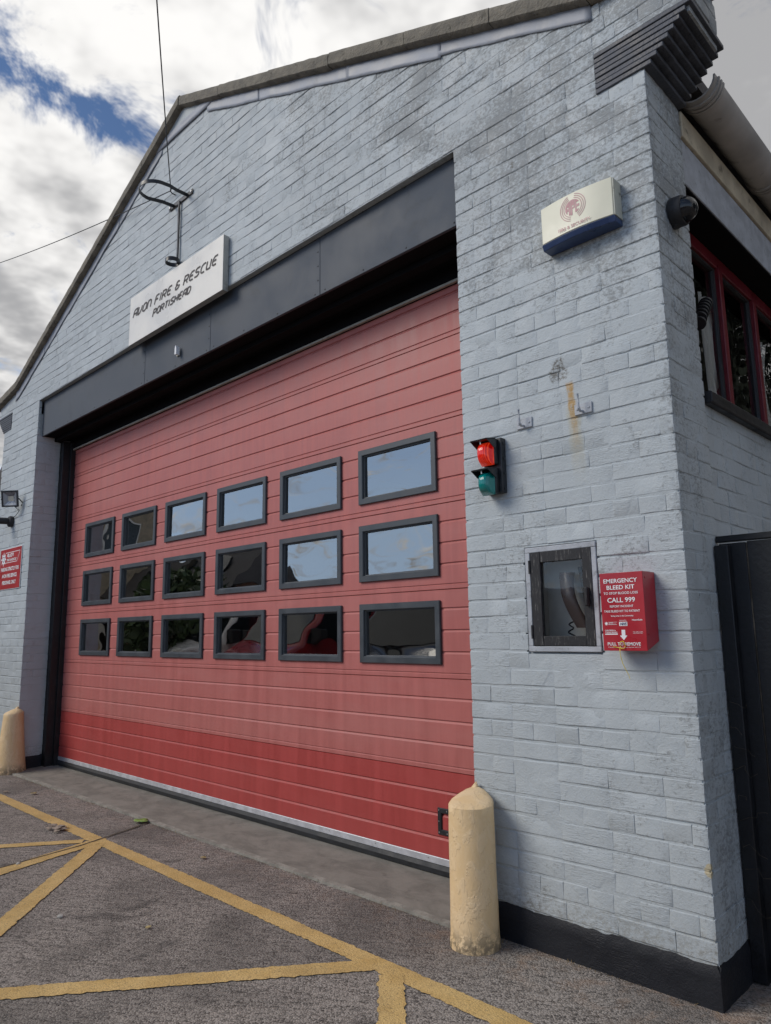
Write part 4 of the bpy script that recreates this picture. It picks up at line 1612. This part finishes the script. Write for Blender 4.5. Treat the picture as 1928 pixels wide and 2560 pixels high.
# ------------------------------------------------------------------ bleed kit box
BK = thing('bleed_kit_box', 'red metal EMERGENCY BLEED KIT box beside the glazed cupboard', 'kit box', (3.79, YW, 1.24))
bx0, bx1 = 3.678, 3.859
fy, by = -0.496, -0.388
m_ = MB()
m_.prism([(fy, 1.238), (fy+0.0015, 1.238), (by, 1.273), (by, 1.5440), (fy, 1.5440)], 'x', bx0, bx1)
m_.build('case', 'kit_red', BK, bevel=0.0015)
m_ = MB()
for z in (1.30, 1.52):
    m_.lathe((bx1, fy+0.02, z), (1, 0, 0), [(0.004, 0), (0.004, 0.0015), (0, 0.0025)], 10)
m_.build('rivets', 'kit_red', BK, smooth=True)
bc = (bx0+bx1)/2 - 0.004


def kt(body, z, h, wd=None, bold=0.02, xc=None, mat='print_white', align='CENTER'):
    text_mesh('lettering', body, (bc if xc is None else xc, fy-0.0004, z), (1, 0, 0), (0, 0, 1), h, mat, BK, bold=bold, width=wd, align=align)


kt('EMERGENCY', 1.504, 0.0165, 0.142, 0.016)
kt('BLEED KIT', 1.478, 0.0165, 0.117, 0.016)
kt('TO STOP BLOOD LOSS', 1.4585, 0.0095, 0.144, 0.010)
kt('CALL 999', 1.427, 0.0185, 0.116, 0.016)
kt('REPORT INCIDENT', 1.407, 0.0085, 0.098, 0.010)
kt('TAKE BLEED KIT TO PATIENT', 1.388, 0.0085, 0.150, 0.010)
kt('Saving Lives in the Community', 1.371, 0.0058, 0.094, 0.015)
kt('PULL TO REMOVE', 1.2585, 0.0125, 0.137, 0.016)
kt('Copyright   Registered Design Number 6061173', 1.2505, 0.0030, 0.135, 0.01)
kt('Supported by', 1.3545, 0.0035, 0.030, 0.01, bc+0.002)
kt('HeartSafe', 1.354, 0.0058, 0.042, 0.02, bc+0.061)
kt('Scan QR to learn\nmore & to order', 1.309, 0.0035, 0.040, 0.01, bc+0.061)
m_ = MB()
yk = fy-0.0005
m_.add([(bc-0.0145, yk, 1.334), (bc+0.0195, yk, 1.334), (bc+0.0195, yk, 1.350), (bc-0.0145, yk, 1.350)], [(0, 1, 2, 3)])
# arrow
ax = bc+0.001
m_.add([(ax-0.0075, yk, 1.319), (ax+0.0075, yk, 1.319), (ax+0.0075, yk, 1.297), (ax-0.0075, yk, 1.297)], [(0, 1, 2, 3)])
m_.add([(ax-0.0155, yk, 1.297), (ax+0.0155, yk, 1.297), (ax, yk, 1.279)], [(0, 1, 2)])
# service star and banner
for k in range(8):
    a = 2*math.pi*k/8
    b = a+math.pi/8
    c_ = a-math.pi/8
    sx0, sz0 = bc-0.069, 1.344
    m_.add([(sx0, yk, sz0), (sx0+0.004*math.cos(c_), yk, sz0+0.004*math.sin(c_)), (sx0+0.0085*math.cos(a), yk, sz0+0.0085*math.sin(a)), (sx0+0.004*math.cos(b), yk, sz0+0.004*math.sin(b))], [(0, 1, 2, 3)])
for (za, zb) in ((1.3395, 1.3403), (1.3490, 1.3498)):
    m_.add([(bc-0.062, yk, za), (bc-0.024, yk, za), (bc-0.022, yk, zb), (bc-0.062, yk, zb)], [(0, 1, 2, 3)])
m_.add([(bc-0.077, yk, 1.3005), (bc-0.023, yk, 1.3005), (bc-0.023, yk, 1.3045), (bc-0.077, yk, 1.3045)], [(0, 1, 2, 3)])
m_.build('printed_marks', 'print_white', BK)
kt('AVON', 1.3445, 0.0038, 0.018, 0.02, bc-0.049)
kt('FIRE & RESCUE', 1.3405, 0.0026, 0.032, 0.01, bc-0.043)
kt('CHILDREN &', 1.3145, 0.0055, 0.046, 0.02, bc-0.054)
kt('YOUNG PEOPLE', 1.3065, 0.0055, 0.052, 0.02, bc-0.050)
text_mesh('lettering', 'NHS', (bc+0.0025, fy-0.0009, 1.3368), (1, 0, 0), (0, 0, 1), 0.0108, 'print_navy', BK, bold=0.03, width=0.028, shear=0.25)
# pull cord: loop and tail
lp = []
for k in range(21):
    a = -math.pi/2-0.5 + (2*math.pi+1.0)*k/20*0.9
    lp.append((bc-0.004+0.011*math.cos(a), fy-0.006-0.003*math.sin(k), 1.2605+0.0145*math.sin(a)))
tail = [(bc-0.014, fy-0.008, 1.248), (bc-0.013, fy-0.012, 1.235), (bc-0.012, fy-0.010, 1.215), (bc-0.008, fy-0.006, 1.19), (bc-0.001, fy+0.003, 1.165), (bc+0.006, fy+0.010, 1.145), (bc+0.009, fy+0.012, 1.130)]
m_ = MB()
m_.tube(lp, 0.0015, 6)
m_.tube([(bc-0.045, fy-0.002, 1.2535), (bc-0.028, fy-0.004, 1.2515), (bc-0.014, fy-0.007, 1.249)], 0.0014, 6)
m_.tube(tail, [0.0016, 0.0015, 0.0014, 0.0013, 0.0012, 0.0011, 0.0009], 6)
m_.build('pull_cord', 'cord_yellow', BK, smooth=True)

# ------------------------------------------------------------------ dome camera on the side of the pier
DC = thing('dome_camera', 'round black dome security camera on the side of the corner pier', 'camera', (XR, -0.22, 3.12))
cc = Vector((XR+0.004, -0.215, 3.118))
MB().lathe(cc, (1, 0, -0.05), [(0.001, 0.0), (0.064, 0.0), (0.066, 0.01), (0.066, 0.045), (0.063, 0.052), (0.056, 0.054)], 28).build('camera_base', 'weathered_black', DC, smooth=True)
dome = [(0.056, 0.052)] + [(0.055*math.cos(t*math.pi/24), 0.054+0.052*math.sin(t*math.pi/24)) for t in range(13)]
MB().lathe(cc, (1, 0, -0.05), dome, 28).build('dome', 'car_glass', DC, smooth=True)
MB().lathe(cc+Vector((0.012, 0, -0.055)), (0.2, 0, -1), [(0.0, 0), (0.02, 0.0), (0.018, 0.014), (0.0, 0.016)], 12).build('gland', 'weathered_black', DC, smooth=True)

# ------------------------------------------------------------------ louvred vent cowl at the side window
VC = thing('vent_cowl', 'small ribbed black vent cowl in front of the side window', 'vent', (3.9, 0.2, 2.75))
m_ = MB()
for i in range(7):
    t = i/6
    q = Vector((3.895+0.01*t, 0.245+0.085*t, 2.78+0.125*t**0.8))
    m_.lathe(q, (0.1, 0.75, 0.65), [(0.001, 0.0), (0.034, 0.0), (0.034, 0.007), (0.030, 0.009), (0.030, 0.020)], 16)
m_.build('cowl', 'weathered_black', VC, smooth=True, angle=40)

# ------------------------------------------------------------------ little broken lamp on the beam
BL = thing('lamp_stub', 'small broken white lamp fitting on the grey beam below the sign', 'lamp', (-0.02, BY, 3.6))
MB().box(-0.050, -0.022, BY-0.012, BY-0.001, 3.585, 3.630).build('base', 'cream_dirt_shade', BL, bevel=0.003)
MB().prism([(-0.022, 3.585), (0.006, 3.580), (0.004, 3.640), (-0.010, 3.662), (-0.020, 3.640)], 'y', BY-0.045, BY-0.012).build('shade', 'print_white', BL, bevel=0.002)

# ------------------------------------------------------------------ bollards
def bollard(c, r0, r1, h, tipx, lab, lean):
    b_ = thing('bollard', lab, 'bollard', (c[0], c[1], 0), 'bollards at the door jambs')
    prof = [(r0*1.03, -0.03), (r0*1.02, 0.02)]
    n = 16
    for i in range(n+1):
        t = i/n
        prof.append((r0+(r1-r0)*t**0.85, 0.035+(h-0.035)*t))
    prof += [(r1*0.995, h+0.004), (r1*0.93, h+0.014), (r1*0.70, h+0.028), (r1*0.42, h+0.042), (r1*0.15, h+0.050), (0.001, h+0.052)]
    seg = 40
    vs, fs = [], []
    for (r_, z) in prof:
        tp = max(0, min(1, (z-h)/0.052))
        for k in range(seg):
            a = 2*math.pi*k/seg
            rr = r_*(1 + 0.018*nz(math.cos(a)*2.2, math.sin(a)*2.2, z*5+c[0]) + 0.006*nz(math.cos(a)*7, math.sin(a)*7, z*16+c[0]))
            x = c[0] + lean[0]*z + rr*math.cos(a) + (tipx[0]-c[0])*tp
            y = c[1] + lean[1]*z + rr*math.sin(a) + (tipx[1]-c[1])*tp
            vs.append((x, y, z + (0.006*nz(a*2, z*4, 3) if z < 0.03 else 0)))
    m_ = len(prof)
    for i in range(m_-1):
        for k in range(seg):
            fs.append((i*seg+k, i*seg+(k+1) % seg, (i+1)*seg+(k+1) % seg, (i+1)*seg+k))
    MB().add(vs, fs).build('post', 'bollard_cream', b_, smooth=True, angle=60)
    # mortar fillet drawn up to the brick arris
    MB().add([(tipx[0]-0.02, tipx[1]-0.025, h+0.038), (tipx[0]+0.02, tipx[1]-0.01, h+0.038), (tipx[0], tipx[1]+0.03, h+0.036), (tipx[0], tipx[1]+0.005, h+0.075)],
             [(0, 1, 3), (1, 2, 3), (2, 0, 3), (0, 2, 1)]).build('fillet', 'bollard_cream', b_, smooth=True, angle=180)
    return b_


bollard((3.004, -0.525), 0.106, 0.100, 0.562, (2.945, -0.41), 'stout cream painted bollard at the right door jamb', (0, 0))
bollard((-2.925, -0.43), 0.140, 0.092, 0.56, (-2.925, -0.40), 'tapered cream painted bollard at the left door jamb', (0, 0))

# ------------------------------------------------------------------ floodlight, bullet camera and parking sign on the left pier
FL = thing('floodlight', 'small black floodlight with grey lens on the left pier', 'floodlight', (-3.3, YW, 2.75))
fc = Vector((-3.262, -0.505, 2.828))
fn = Vector((0.62, -0.76, -0.18)).normalized()
fu = Vector((0, 0, 1)) - fn*fn.z
fu.normalize()
fr = fu.cross(fn)


def fquad(mb, cx_, cz_, hw, hh, dpt):
    c_ = fc + fr*cx_ + fu*cz_ + fn*dpt
    return [c_-fr*hw-fu*hh, c_+fr*hw-fu*hh, c_+fr*hw+fu*hh, c_-fr*hw+fu*hh]


m_ = MB()
m_.rings([fquad(m_, 0, 0, 0.075, 0.065, -0.030), fquad(m_, 0, 0, 0.095, 0.090, -0.008), fquad(m_, 0, 0, 0.095, 0.090, 0.008), fquad(m_, 0, 0, 0.078, 0.074, 0.008), fquad(m_, 0, 0, 0.076, 0.072, 0.002)])
m_.add(fquad(m_, 0, 0, 0.075, 0.065, -0.030), [(0, 1, 2, 3)])
m_.build('body', 'signal_black', FL, smooth=True, angle=30)
m_ = MB()
m_.rings([fquad(m_, 0, 0, 0.077, 0.073, 0.003), fquad(m_, 0, 0, 0.032, 0.028, -0.018)])
m_.build('reflector', 'reflector_grey', FL)
MB().add(fquad(None, 0, 0, 0.032, 0.028, -0.0178), [(0, 1, 2, 3)]).build('led_array', 'led_grey', FL)
m_ = MB()
pl = fc - fr*0.103
pr_ = fc + fr*0.103
m_.tube([pr_, pr_-fn*0.07-fu*0.05, Vector((pr_.x-0.05, YW-0.01, pr_.z-0.07))], 0.006, 6)
m_.tube([pl, pl-fn*0.05-fu*0.05, Vector((pl.x+0.0, YW-0.01, pl.z-0.07))], 0.006, 6)
m_.build('bracket', 'signal_black', FL, smooth=True)
MB().tube([fc-fn*0.03-fu*0.06, Vector((-3.22, YW-0.03, 2.70)), Vector((-3.35, YW-0.02, 2.66)), Vector((-3.6, YW-0.01, 2.64))], 0.004, 6).build('flex', 'cable_black', FL, smooth=True)
BC = thing('bullet_camera', 'dark bullet camera on a round mount below the floodlight', 'camera', (-3.5, YW, 2.6))
MB().lathe((-3.50, YW-0.002, 2.612), (0, -1, 0), [(0, 0), (0.062, 0), (0.062, 0.03), (0.055, 0.04), (0.035, 0.042), (0.03, 0.06)], 24).build('mount', 'weathered_black', BC, smooth=True, angle=40)
MB().lathe((-3.50, YW-0.05, 2.615), (-0.35, -1, 0.0), [(0, 0), (0.036, 0.0), (0.038, 0.02), (0.038, 0.16), (0.032, 0.165), (0.0, 0.16)], 20).build('barrel', 'weathered_black', BC, smooth=True, angle=40)

PS = thing('parking_sign', 'red parking notice with white star badge on the left pier', 'sign', (-3.44, YW, 1.86))
rx0, rx1, rz0, rz1 = -3.765, -3.122, 1.858, 2.305
MB().box(rx0-0.006, rx1+0.006, YW-0.010, YW-0.004, rz0-0.006, rz1+0.006).build('backing', 'print_white', PS, bevel=0.001)
MB().box(rx0, rx1, YW-0.0125, YW-0.0102, rz0, rz1).build('face', 'sign_red', PS)
yk = YW-0.013
m_ = MB()
sx0, sz0 = -3.655, 2.195
for k in range(8):
    a = 2*math.pi*k/8+math.pi/2
    b = a+math.pi/8
    c_ = a-math.pi/8
    m_.add([(sx0, yk, sz0), (sx0+0.045*math.cos(c_), yk, sz0+0.045*math.sin(c_)), (sx0+0.085*math.cos(a), yk, sz0+0.085*math.sin(a)), (sx0+0.045*math.cos(b), yk, sz0+0.045*math.sin(b))], [(0, 1, 2, 3)])
for (p0, p1) in (((-3.60, 2.262), (-3.16, 2.262)), ((-3.16, 2.262), (-3.235, 2.150)), ((-3.235, 2.150), (-3.60, 2.150))):
    d = Vector((p1[0]-p0[0], 0, p1[1]-p0[1]))
    n_ = Vector((-d.z, 0, d.x)).normalized()*0.003
    a, b = Vector((p0[0], yk, p0[1])), Vector((p1[0], yk, p1[1]))
    m_.add([a-n_, b-n_, b+n_, a+n_], [(0, 1, 2, 3)])
m_.build('badge', 'print_white', PS)
m_ = MB()
m_.lathe((sx0, yk-0.0002, sz0), (0, -1, 0), [(0.024, 0), (0.030, 0.0004), (0.033, 0.0)], 20)
m_.build('badge_ring', 'print_navy', PS)
m_ = MB()
Pen.write(m_, 'AVON', -3.55, -3.35, 2.212, 0.034, yk, 0.010, shear=0.35)
m_.build('lettering', 'print_white', PS)
text_mesh('lettering', 'FIRE & RESCUE', (-3.405, yk, 2.166), (1, 0, 0), (0, 0, 1), 0.026, 'print_white', PS, bold=0.03, width=0.29, shear=0.2)
for body, z, wd in (('PARKING STRICTLY FOR', 2.060, 0.55), ('AVON FIRE SERVICE', 1.985, 0.455), ('PERSONNEL ONLY', 1.910, 0.42)):
    text_mesh('lettering', body, ((rx0+rx1)/2, yk, z), (1, 0, 0), (0, 0, 1), 0.040, 'print_white', PS, bold=0.03, width=wd)

# ------------------------------------------------------------------ leaves, stones, dry weeds
def leaf(x, y, size, rot, mat, label, curl=0.3, serr=0.0, group=None, z=-0.012):
    n = 12
    vs = [(0, 0, 0)]
    pts = []
    for k in range(2*n):
        t = k/n if k <= n else 2-k/n
        sgn = 1 if k < n else -1
        wd = 0.38*math.sin(math.pi*min(1, t))**0.8*(1+serr*(0.25 if k % 2 else -0.1))
        pts.append((t-0.5, sgn*wd))
    vs, fs = [], []
    rnd = random.Random(int(x*1000+y*77))
    c_, s_ = math.cos(rot), math.sin(rot)
    for i in range(n+1):
        t = i/n
        wd = 0.36*math.sin(math.pi*t)**0.75*(1+serr*(0.3 if i % 2 else -0.15))
        for w in (-1, 0, 1):
            lx, ly = (t-.5)*size, w*wd*size
            lz = 0.006*size/0.06 + curl*size*(0.5*abs(w)*wd + 0.35*(t-.5)**2) + 0.03*size*rnd.uniform(-1, 1)
            vs.append((x+lx*c_-ly*s_, y+lx*s_+ly*c_, z+lz))
    for i in range(n):
        for j in range(2):
            a = i*3+j
            fs.append((a, a+3, a+4, a+1))
    o = MB().add(vs, fs).build('fallen_leaf', mat, smooth=True, angle=180)
    o.modifiers.new('thick', 'SOLIDIFY').thickness = 0.0008
    tag(o, label, 'leaf', group)


leaf(-0.05, -0.500, 0.125, 0.35, 'leaf_green', 'large pale green leaf lying against the apron edge', 0.22, 0.8)
for i, (x, y, s_, r_) in enumerate(((-0.40, -0.985, 0.075, 0.3), (-0.34, -0.96, 0.07, 1.6), (-0.30, -1.00, 0.08, 2.4), (-0.26, -0.975, 0.065, 0.9), (-0.36, -1.03, 0.06, -0.4), (-0.24, -1.02, 0.055, 2.0), (-0.31, -0.945, 0.06, -0.9))):
    leaf(x, y, s_, r_, 'leaf_dead', 'curled grey brown dead leaf in the small heap beside the yellow line', 0.9, 0.2, 'dead leaves heaped by the yellow line')
leaf(-1.66, -0.66, 0.065, 0.4, 'leaf_tan', 'single tan leaf on the asphalt near the left bollard', 0.5)
leaf(-1.92, -0.80, 0.05, 1.0, 'leaf_dead', 'dark curled leaf at the far left end of the long yellow line', 0.8)
leaf(2.02, -0.30, 0.035, 0.8, 'leaf_tan', 'small tan leaf on the concrete apron', 0.6)
leaf(1.78, -1.40, 0.035, 1.9, 'leaf_tan', 'small tan leaf alone on the open asphalt', 0.5)
leaf(1.05, -0.66, 0.045, 0.2, 'leaf_tan', 'crumpled tan leaf between the long yellow line and the apron', 0.7)
for (x, y, r_, lab) in ((1.33, -1.62, 0.016, 'white pebble alone on the open asphalt'), (0.30, -1.46, 0.014, 'small pale stone beside the asphalt joint'), (4.16, -0.26, 0.016, 'pale pebble on the ground in front of the black gate')):
    bm = bmesh.new()
    bmesh.ops.create_icosphere(bm, subdivisions=2, radius=r_)
    for v in bm.verts:
        v.co *= 1+0.25*nz(v.co.x*90, v.co.y*90, x*9)
        v.co.z *= 0.6
    me = bpy.data.meshes.new('pebble')
    bm.to_mesh(me)
    bm.free()
    me.materials.append(MATS['stone_chip'])
    o = bpy.data.objects.new('pebble', me)
    C.objects.link(o)
    o.location = (x, y, -0.010)
    tag(o, lab, 'pebble')

gr = MB()
rg = random.Random(5)


def tuft(x, y, n, h, sp):
    for _ in range(n):
        q = Vector((x+rg.gauss(0, sp), y+rg.gauss(0, sp*0.35), -0.016))
        d = Vector((rg.uniform(-1, 1), rg.uniform(-1, 0.4), rg.uniform(0.15, 0.9))).normalized()*h*rg.uniform(0.4, 1)
        sd = Vector((-d.y, d.x, 0)).normalized()*0.0012
        mid_ = q+d*0.55
        tip = q+d+Vector((0, 0, -0.25*h))
        gr.add([q-sd, q+sd, mid_+sd*0.8, mid_-sd*0.8, tip], [(0, 1, 2, 3), (3, 2, 4)])


x = -2.6
while x < 2.8:
    dens = 0.5+0.5*nz(x*1.7, 3, 9)
    if dens > 0.40:
        tuft(x, -0.468, int(14*dens), 0.020, 0.03)
    x += 0.05
x = 3.1
while x < 4.0:
    tuft(x, YW-0.012, 3 if nz(x*3, 1, 1) < 0 else 8, 0.020, 0.022)
    x += 0.04
for q in pts:
    pass
for a, b in zip(jp[:-2], jp[1:-1]):
    k = int((b-a).length/0.02)
    for i in range(k):
        w = a+(b-a)*i/k
        if nz(w.y*6, 2, 2) > -0.1:
            tuft(w.x, w.y, 4, 0.010, 0.008)
tuft(-2.87, -0.14, 60, 0.05, 0.03)
tuft(3.05, -0.42, 30, 0.035, 0.03)
o = gr.build('dry_grass', 'dry_grass')
o['kind'] = 'stuff'
o['label'] = 'thin dry grass and moss along the apron edge and wall foot'
o['category'] = 'grass'

# ------------------------------------------------------------------ neighbours: a sliver at the left, the rest seen only in the door glass
NH = thing('neighbour_house', 'white boarded house just beyond the left pier', 'house', (-9.5, 4.5, 0))
MB().box(-12.5, -6.4, 2.2, 9.0, -0.05, 4.3).build('wall', 'white_board', NH)
for i in range(18):
    z = 0.2+0.23*i
    MB().prism([(2.19, z), (2.165, z), (2.18, z+0.225), (2.19, z+0.225)], 'x', -12.5, -6.4).build('board', 'white_board', NH)
MB().prism([(-12.9, 4.25), (-6.1, 4.25), (-9.5, 6.5)], 'y', 2.0, 9.2).build('roof', 'roof_tile_dark', NH)
MB().box(-9.6, -8.5, 2.14, 2.17, 1.0, 2.2).build('window', 'car_glass', NH)


def house(name, label, x0, x1, y0, y1, he, hr, wm, rm, face):
    h_ = thing(name, label, 'house', ((x0+x1)/2, (y0+y1)/2, 0))
    MB().box(x0, x1, y0, y1, -0.05, he).build('wall', wm, h_)
    MB().prism([(y0-0.3, he-0.05), (y1+0.3, he-0.05), ((y0+y1)/2, hr)], 'x', x0-0.3, x1+0.3).build('roof', rm, h_)
    n = max(2, int((x1-x0)/2.4))
    for i in range(n):
        x = x0+(x1-x0)*(i+.5)/n
        for zb in ((0.9,) if he < 3.6 else (0.9, 3.3)):
            w_ = MB().box(x-0.5, x+0.5, y1+0.005, y1+0.05, zb, zb+1.2).build('window', 'white_board', h_)
            MB().box(x-0.43, x+0.43, y1+0.051, y1+0.056, zb+0.07, zb+1.13).build('pane', 'car_glass', w_)
    return h_


hA = thing('brick_house', 'buff brick house across the yard mirrored in the left door windows', 'house', (-19, -4, 0))
MB().box(-24, -14.3, -7.2, -1.0, -0.05, 5.6).build('wall', 'buff_brick', hA)
MB().prism([(-24.3, 5.55), (-14.0, 5.55), (-19.15, 7.6)], 'y', -7.5, -0.7).build('roof', 'roof_tile_dark', hA)
for y in (-6.0, -4.2, -2.3):
    for zb in (0.9, 3.4):
        w_ = MB().box(-14.295, -14.25, y-0.5, y+0.5, zb, zb+1.25).build('window', 'white_board', hA)
        MB().box(-14.249, -14.244, y-0.43, y+0.43, zb+0.07, zb+1.18).build('pane', 'car_glass', w_)
hB = house('long_hall', 'low brown brick hall with skylights mirrored in the door windows', -14, -8.3, -7.4, -5.8, 2.3, 3.35, 'red_brick', 'roof_tile_dark', 1)
for x in (-12.4, -10.9, -9.4):
    al = Vector((0, -0.8, 1.05)).normalized()
    n_ = Vector((0, 1.05, 0.8)).normalized()
    MB().obox(Vector((x, -6.05, 2.80)) + n_*0.06, (0.32, 0, 0), al*0.34, n_*0.03).build('skylight', 'car_glass', hB)


def tree(x, y, h, rad, seed, label):
    t_ = thing('garden_tree', label, 'tree', (x, y, 0), 'trees across the yard')
    rnd = random.Random(seed)
    m2 = MB()
    m2.tube([(x, y, -0.05), (x+0.1, y, h*0.35), (x+0.05, y+0.1, h*0.7)], [0.16, 0.11, 0.04], 8)
    for k in range(6):
        a = k*1.05
        m2.tube([(x+0.08, y, h*(0.3+0.05*k)), (x+rad*0.6*math.cos(a), y+rad*0.6*math.sin(a), h*(0.5+0.06*k))], [0.05, 0.015], 6)
    m2.build('trunk', 'bark', t_, smooth=True)
    lv = MB()
    for _ in range(2600 if h < 5 else 14000):
        a, b = rnd.uniform(0, 2*math.pi), rnd.uniform(-1, 1)
        rr = rad*(0.55+0.45*rnd.random()**0.5)*(1+0.3*noise.noise(Vector((math.cos(a)*2, math.sin(a)*2, b*3+seed))))
        q = Vector((x+rr*math.cos(a)*math.sqrt(1-b*b), y+rr*math.sin(a)*math.sqrt(1-b*b), h*0.62+h*0.40*b*(0.6+0.4*rnd.random())))
        d = Vector((rnd.uniform(-1, 1), rnd.uniform(-1, 1), rnd.uniform(-1, 1))).normalized()*(0.10 if h < 5 else 0.12)
        e = d.cross(Vector((rnd.uniform(-1, 1), rnd.uniform(-1, 1), rnd.uniform(-1, 1)))).normalized()*(0.06 if h < 5 else 0.08)
        lv.add([q-d, q+e, q+d, q-e], [(0, 1, 2, 3)])
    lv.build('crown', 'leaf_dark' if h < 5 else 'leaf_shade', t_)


tree(-7.2, -3.9, 2.55, 1.0, 1, 'dark leafy tree in front of the buff brick house')
tree(-8.7, -4.6, 2.7, 1.0, 2, 'dark leafy tree beside the brown hall')
tree(9.5, 9.5, 10.5, 3.6, 4, 'tall dark tree behind the black gate beyond the frame, nearer one')
tree(8.5, 15.5, 11.5, 3.8, 5, 'tall dark tree behind the black gate beyond the frame, farther one')
tree(14.0, 4.0, 8.5, 3.4, 6, 'broad dark tree to the right of the station')


def car(x, y, rot, mat, label, van=False, livery=None):
    c_ = thing('parked_car', label, 'car', (x, y, 0), 'cars parked across the yard')
    hgt = 1.95 if van else 1.45
    if van:
        pr = [(-2.3, 0.35), (2.3, 0.35), (2.35, 0.9), (1.75, 1.1), (1.25, 1.85), (0.9, 1.95), (-2.25, 1.95), (-2.35, 1.0)]
        gl = [(1.62, 1.13), (1.2, 1.78), (0.35, 1.78), (0.35, 1.13)]
    else:
        pr = [(-2.0, 0.32), (2.0, 0.32), (2.05, 0.62), (1.9, 0.82), (1.0, 0.95), (0.35, 1.40), (-0.9, 1.45), (-1.7, 1.0), (-2.05, 0.92)]
        gl = [(0.88, 0.97), (0.33, 1.34), (-0.85, 1.38), (-1.45, 1.0)]
    cs, sn = math.cos(rot), math.sin(rot)

    def tr(mb_):
        mb_.v = [(x+a*cs-b*sn, y+a*sn+b*cs, z_) for (a, b, z_) in mb_.v]
        return mb_
    tr(MB().prism(pr, 'y', -0.86, 0.86)).build('body', mat, c_, bevel=0.08, bseg=3)
    for s_ in (-1, 1):
        a, b = sorted((s_*0.862, s_*0.872))
        tr(MB().prism(gl, 'y', a, b)).build('side_glass', 'car_glass', c_)
        if livery:
            tr(MB().box(-2.0, 2.0, a, b, 0.55, 0.75)).build('stripe', livery, c_)
    if van:
        n_ = Vector((0.75, 0, 0.5)).normalized()
        tr(MB().obox(Vector((1.50, 0, 1.475)) + n_*0.012, Vector((-0.25, 0, 0.375))*0.86, (0, 0.74, 0), n_*0.006)).build('windscreen', 'car_glass', c_)
        tr(MB().box(2.30, 2.40, -0.84, 0.84, 0.36, 0.58)).build('bumper', 'tyre', c_, bevel=0.03)
        tr(MB().box(2.33, 2.37, -0.42, 0.42, 0.66, 0.86)).build('grille', 'tyre', c_, bevel=0.01)
        tr(MB().box(2.401, 2.408, -0.26, 0.26, 0.42, 0.53)).build('number_plate', 'print_white', c_)
        for s_ in (-1, 1):
            tr(MB().lathe((2.28, s_*0.64, 0.82), (1, 0, 0.15), [(0.15, 0.0), (0.15, 0.06), (0.12, 0.09), (0.0, 0.10)], 18)).build('headlight', 'floodlight_lens', c_, smooth=True)
            tr(MB().box(1.35, 1.55, s_*0.98-0.10, s_*0.98+0.10, 1.12, 1.38)).build('mirror', 'tyre', c_, bevel=0.03)
    for wx in (-1.3, 1.35):
        for s_ in (-1, 1):
            w_ = tr(MB().lathe((wx, s_*0.70, 0.32), (0, s_, 0), [(0.02, 0.0), (0.32, 0.0), (0.33, 0.04), (0.33, 0.16), (0.30, 0.19), (0.2, 0.18)], 20)).build('wheel', 'tyre', c_, smooth=True, angle=40)
            tr(MB().lathe((wx, s_*0.70, 0.32), (0, s_, 0), [(0.2, 0.175), (0.19, 0.185), (0.0, 0.19)], 16)).build('rim', 'aluminium', w_, smooth=True, angle=40)


car(-4.0, -5.3, R(92), 'car_red', 'red van parked across the yard with a white side stripe', True, 'car_white')
car(-1.5, -5.6, R(88), 'car_grey', 'dark grey van parked facing the station door', True)
bw = thing('added_back_wall', 'added unseen brown brick wall blocking low sky in the door window reflections', 'wall', (2, -12, 0))  # unseen wall added to keep bright low sky out of the door glass
MB().box(-9, 12, -12.1, -11.9, -0.05, 2.0).build('wall', 'red_brick', bw)
MB().box(-9, 12, -12.15, -11.85, 2.001, 2.07).build('coping', 'coping_stone', bw)
car(-6.6, -5.4, R(90), 'car_white', 'white van with a yellow stripe parked across the yard', True, 'car_yellow')
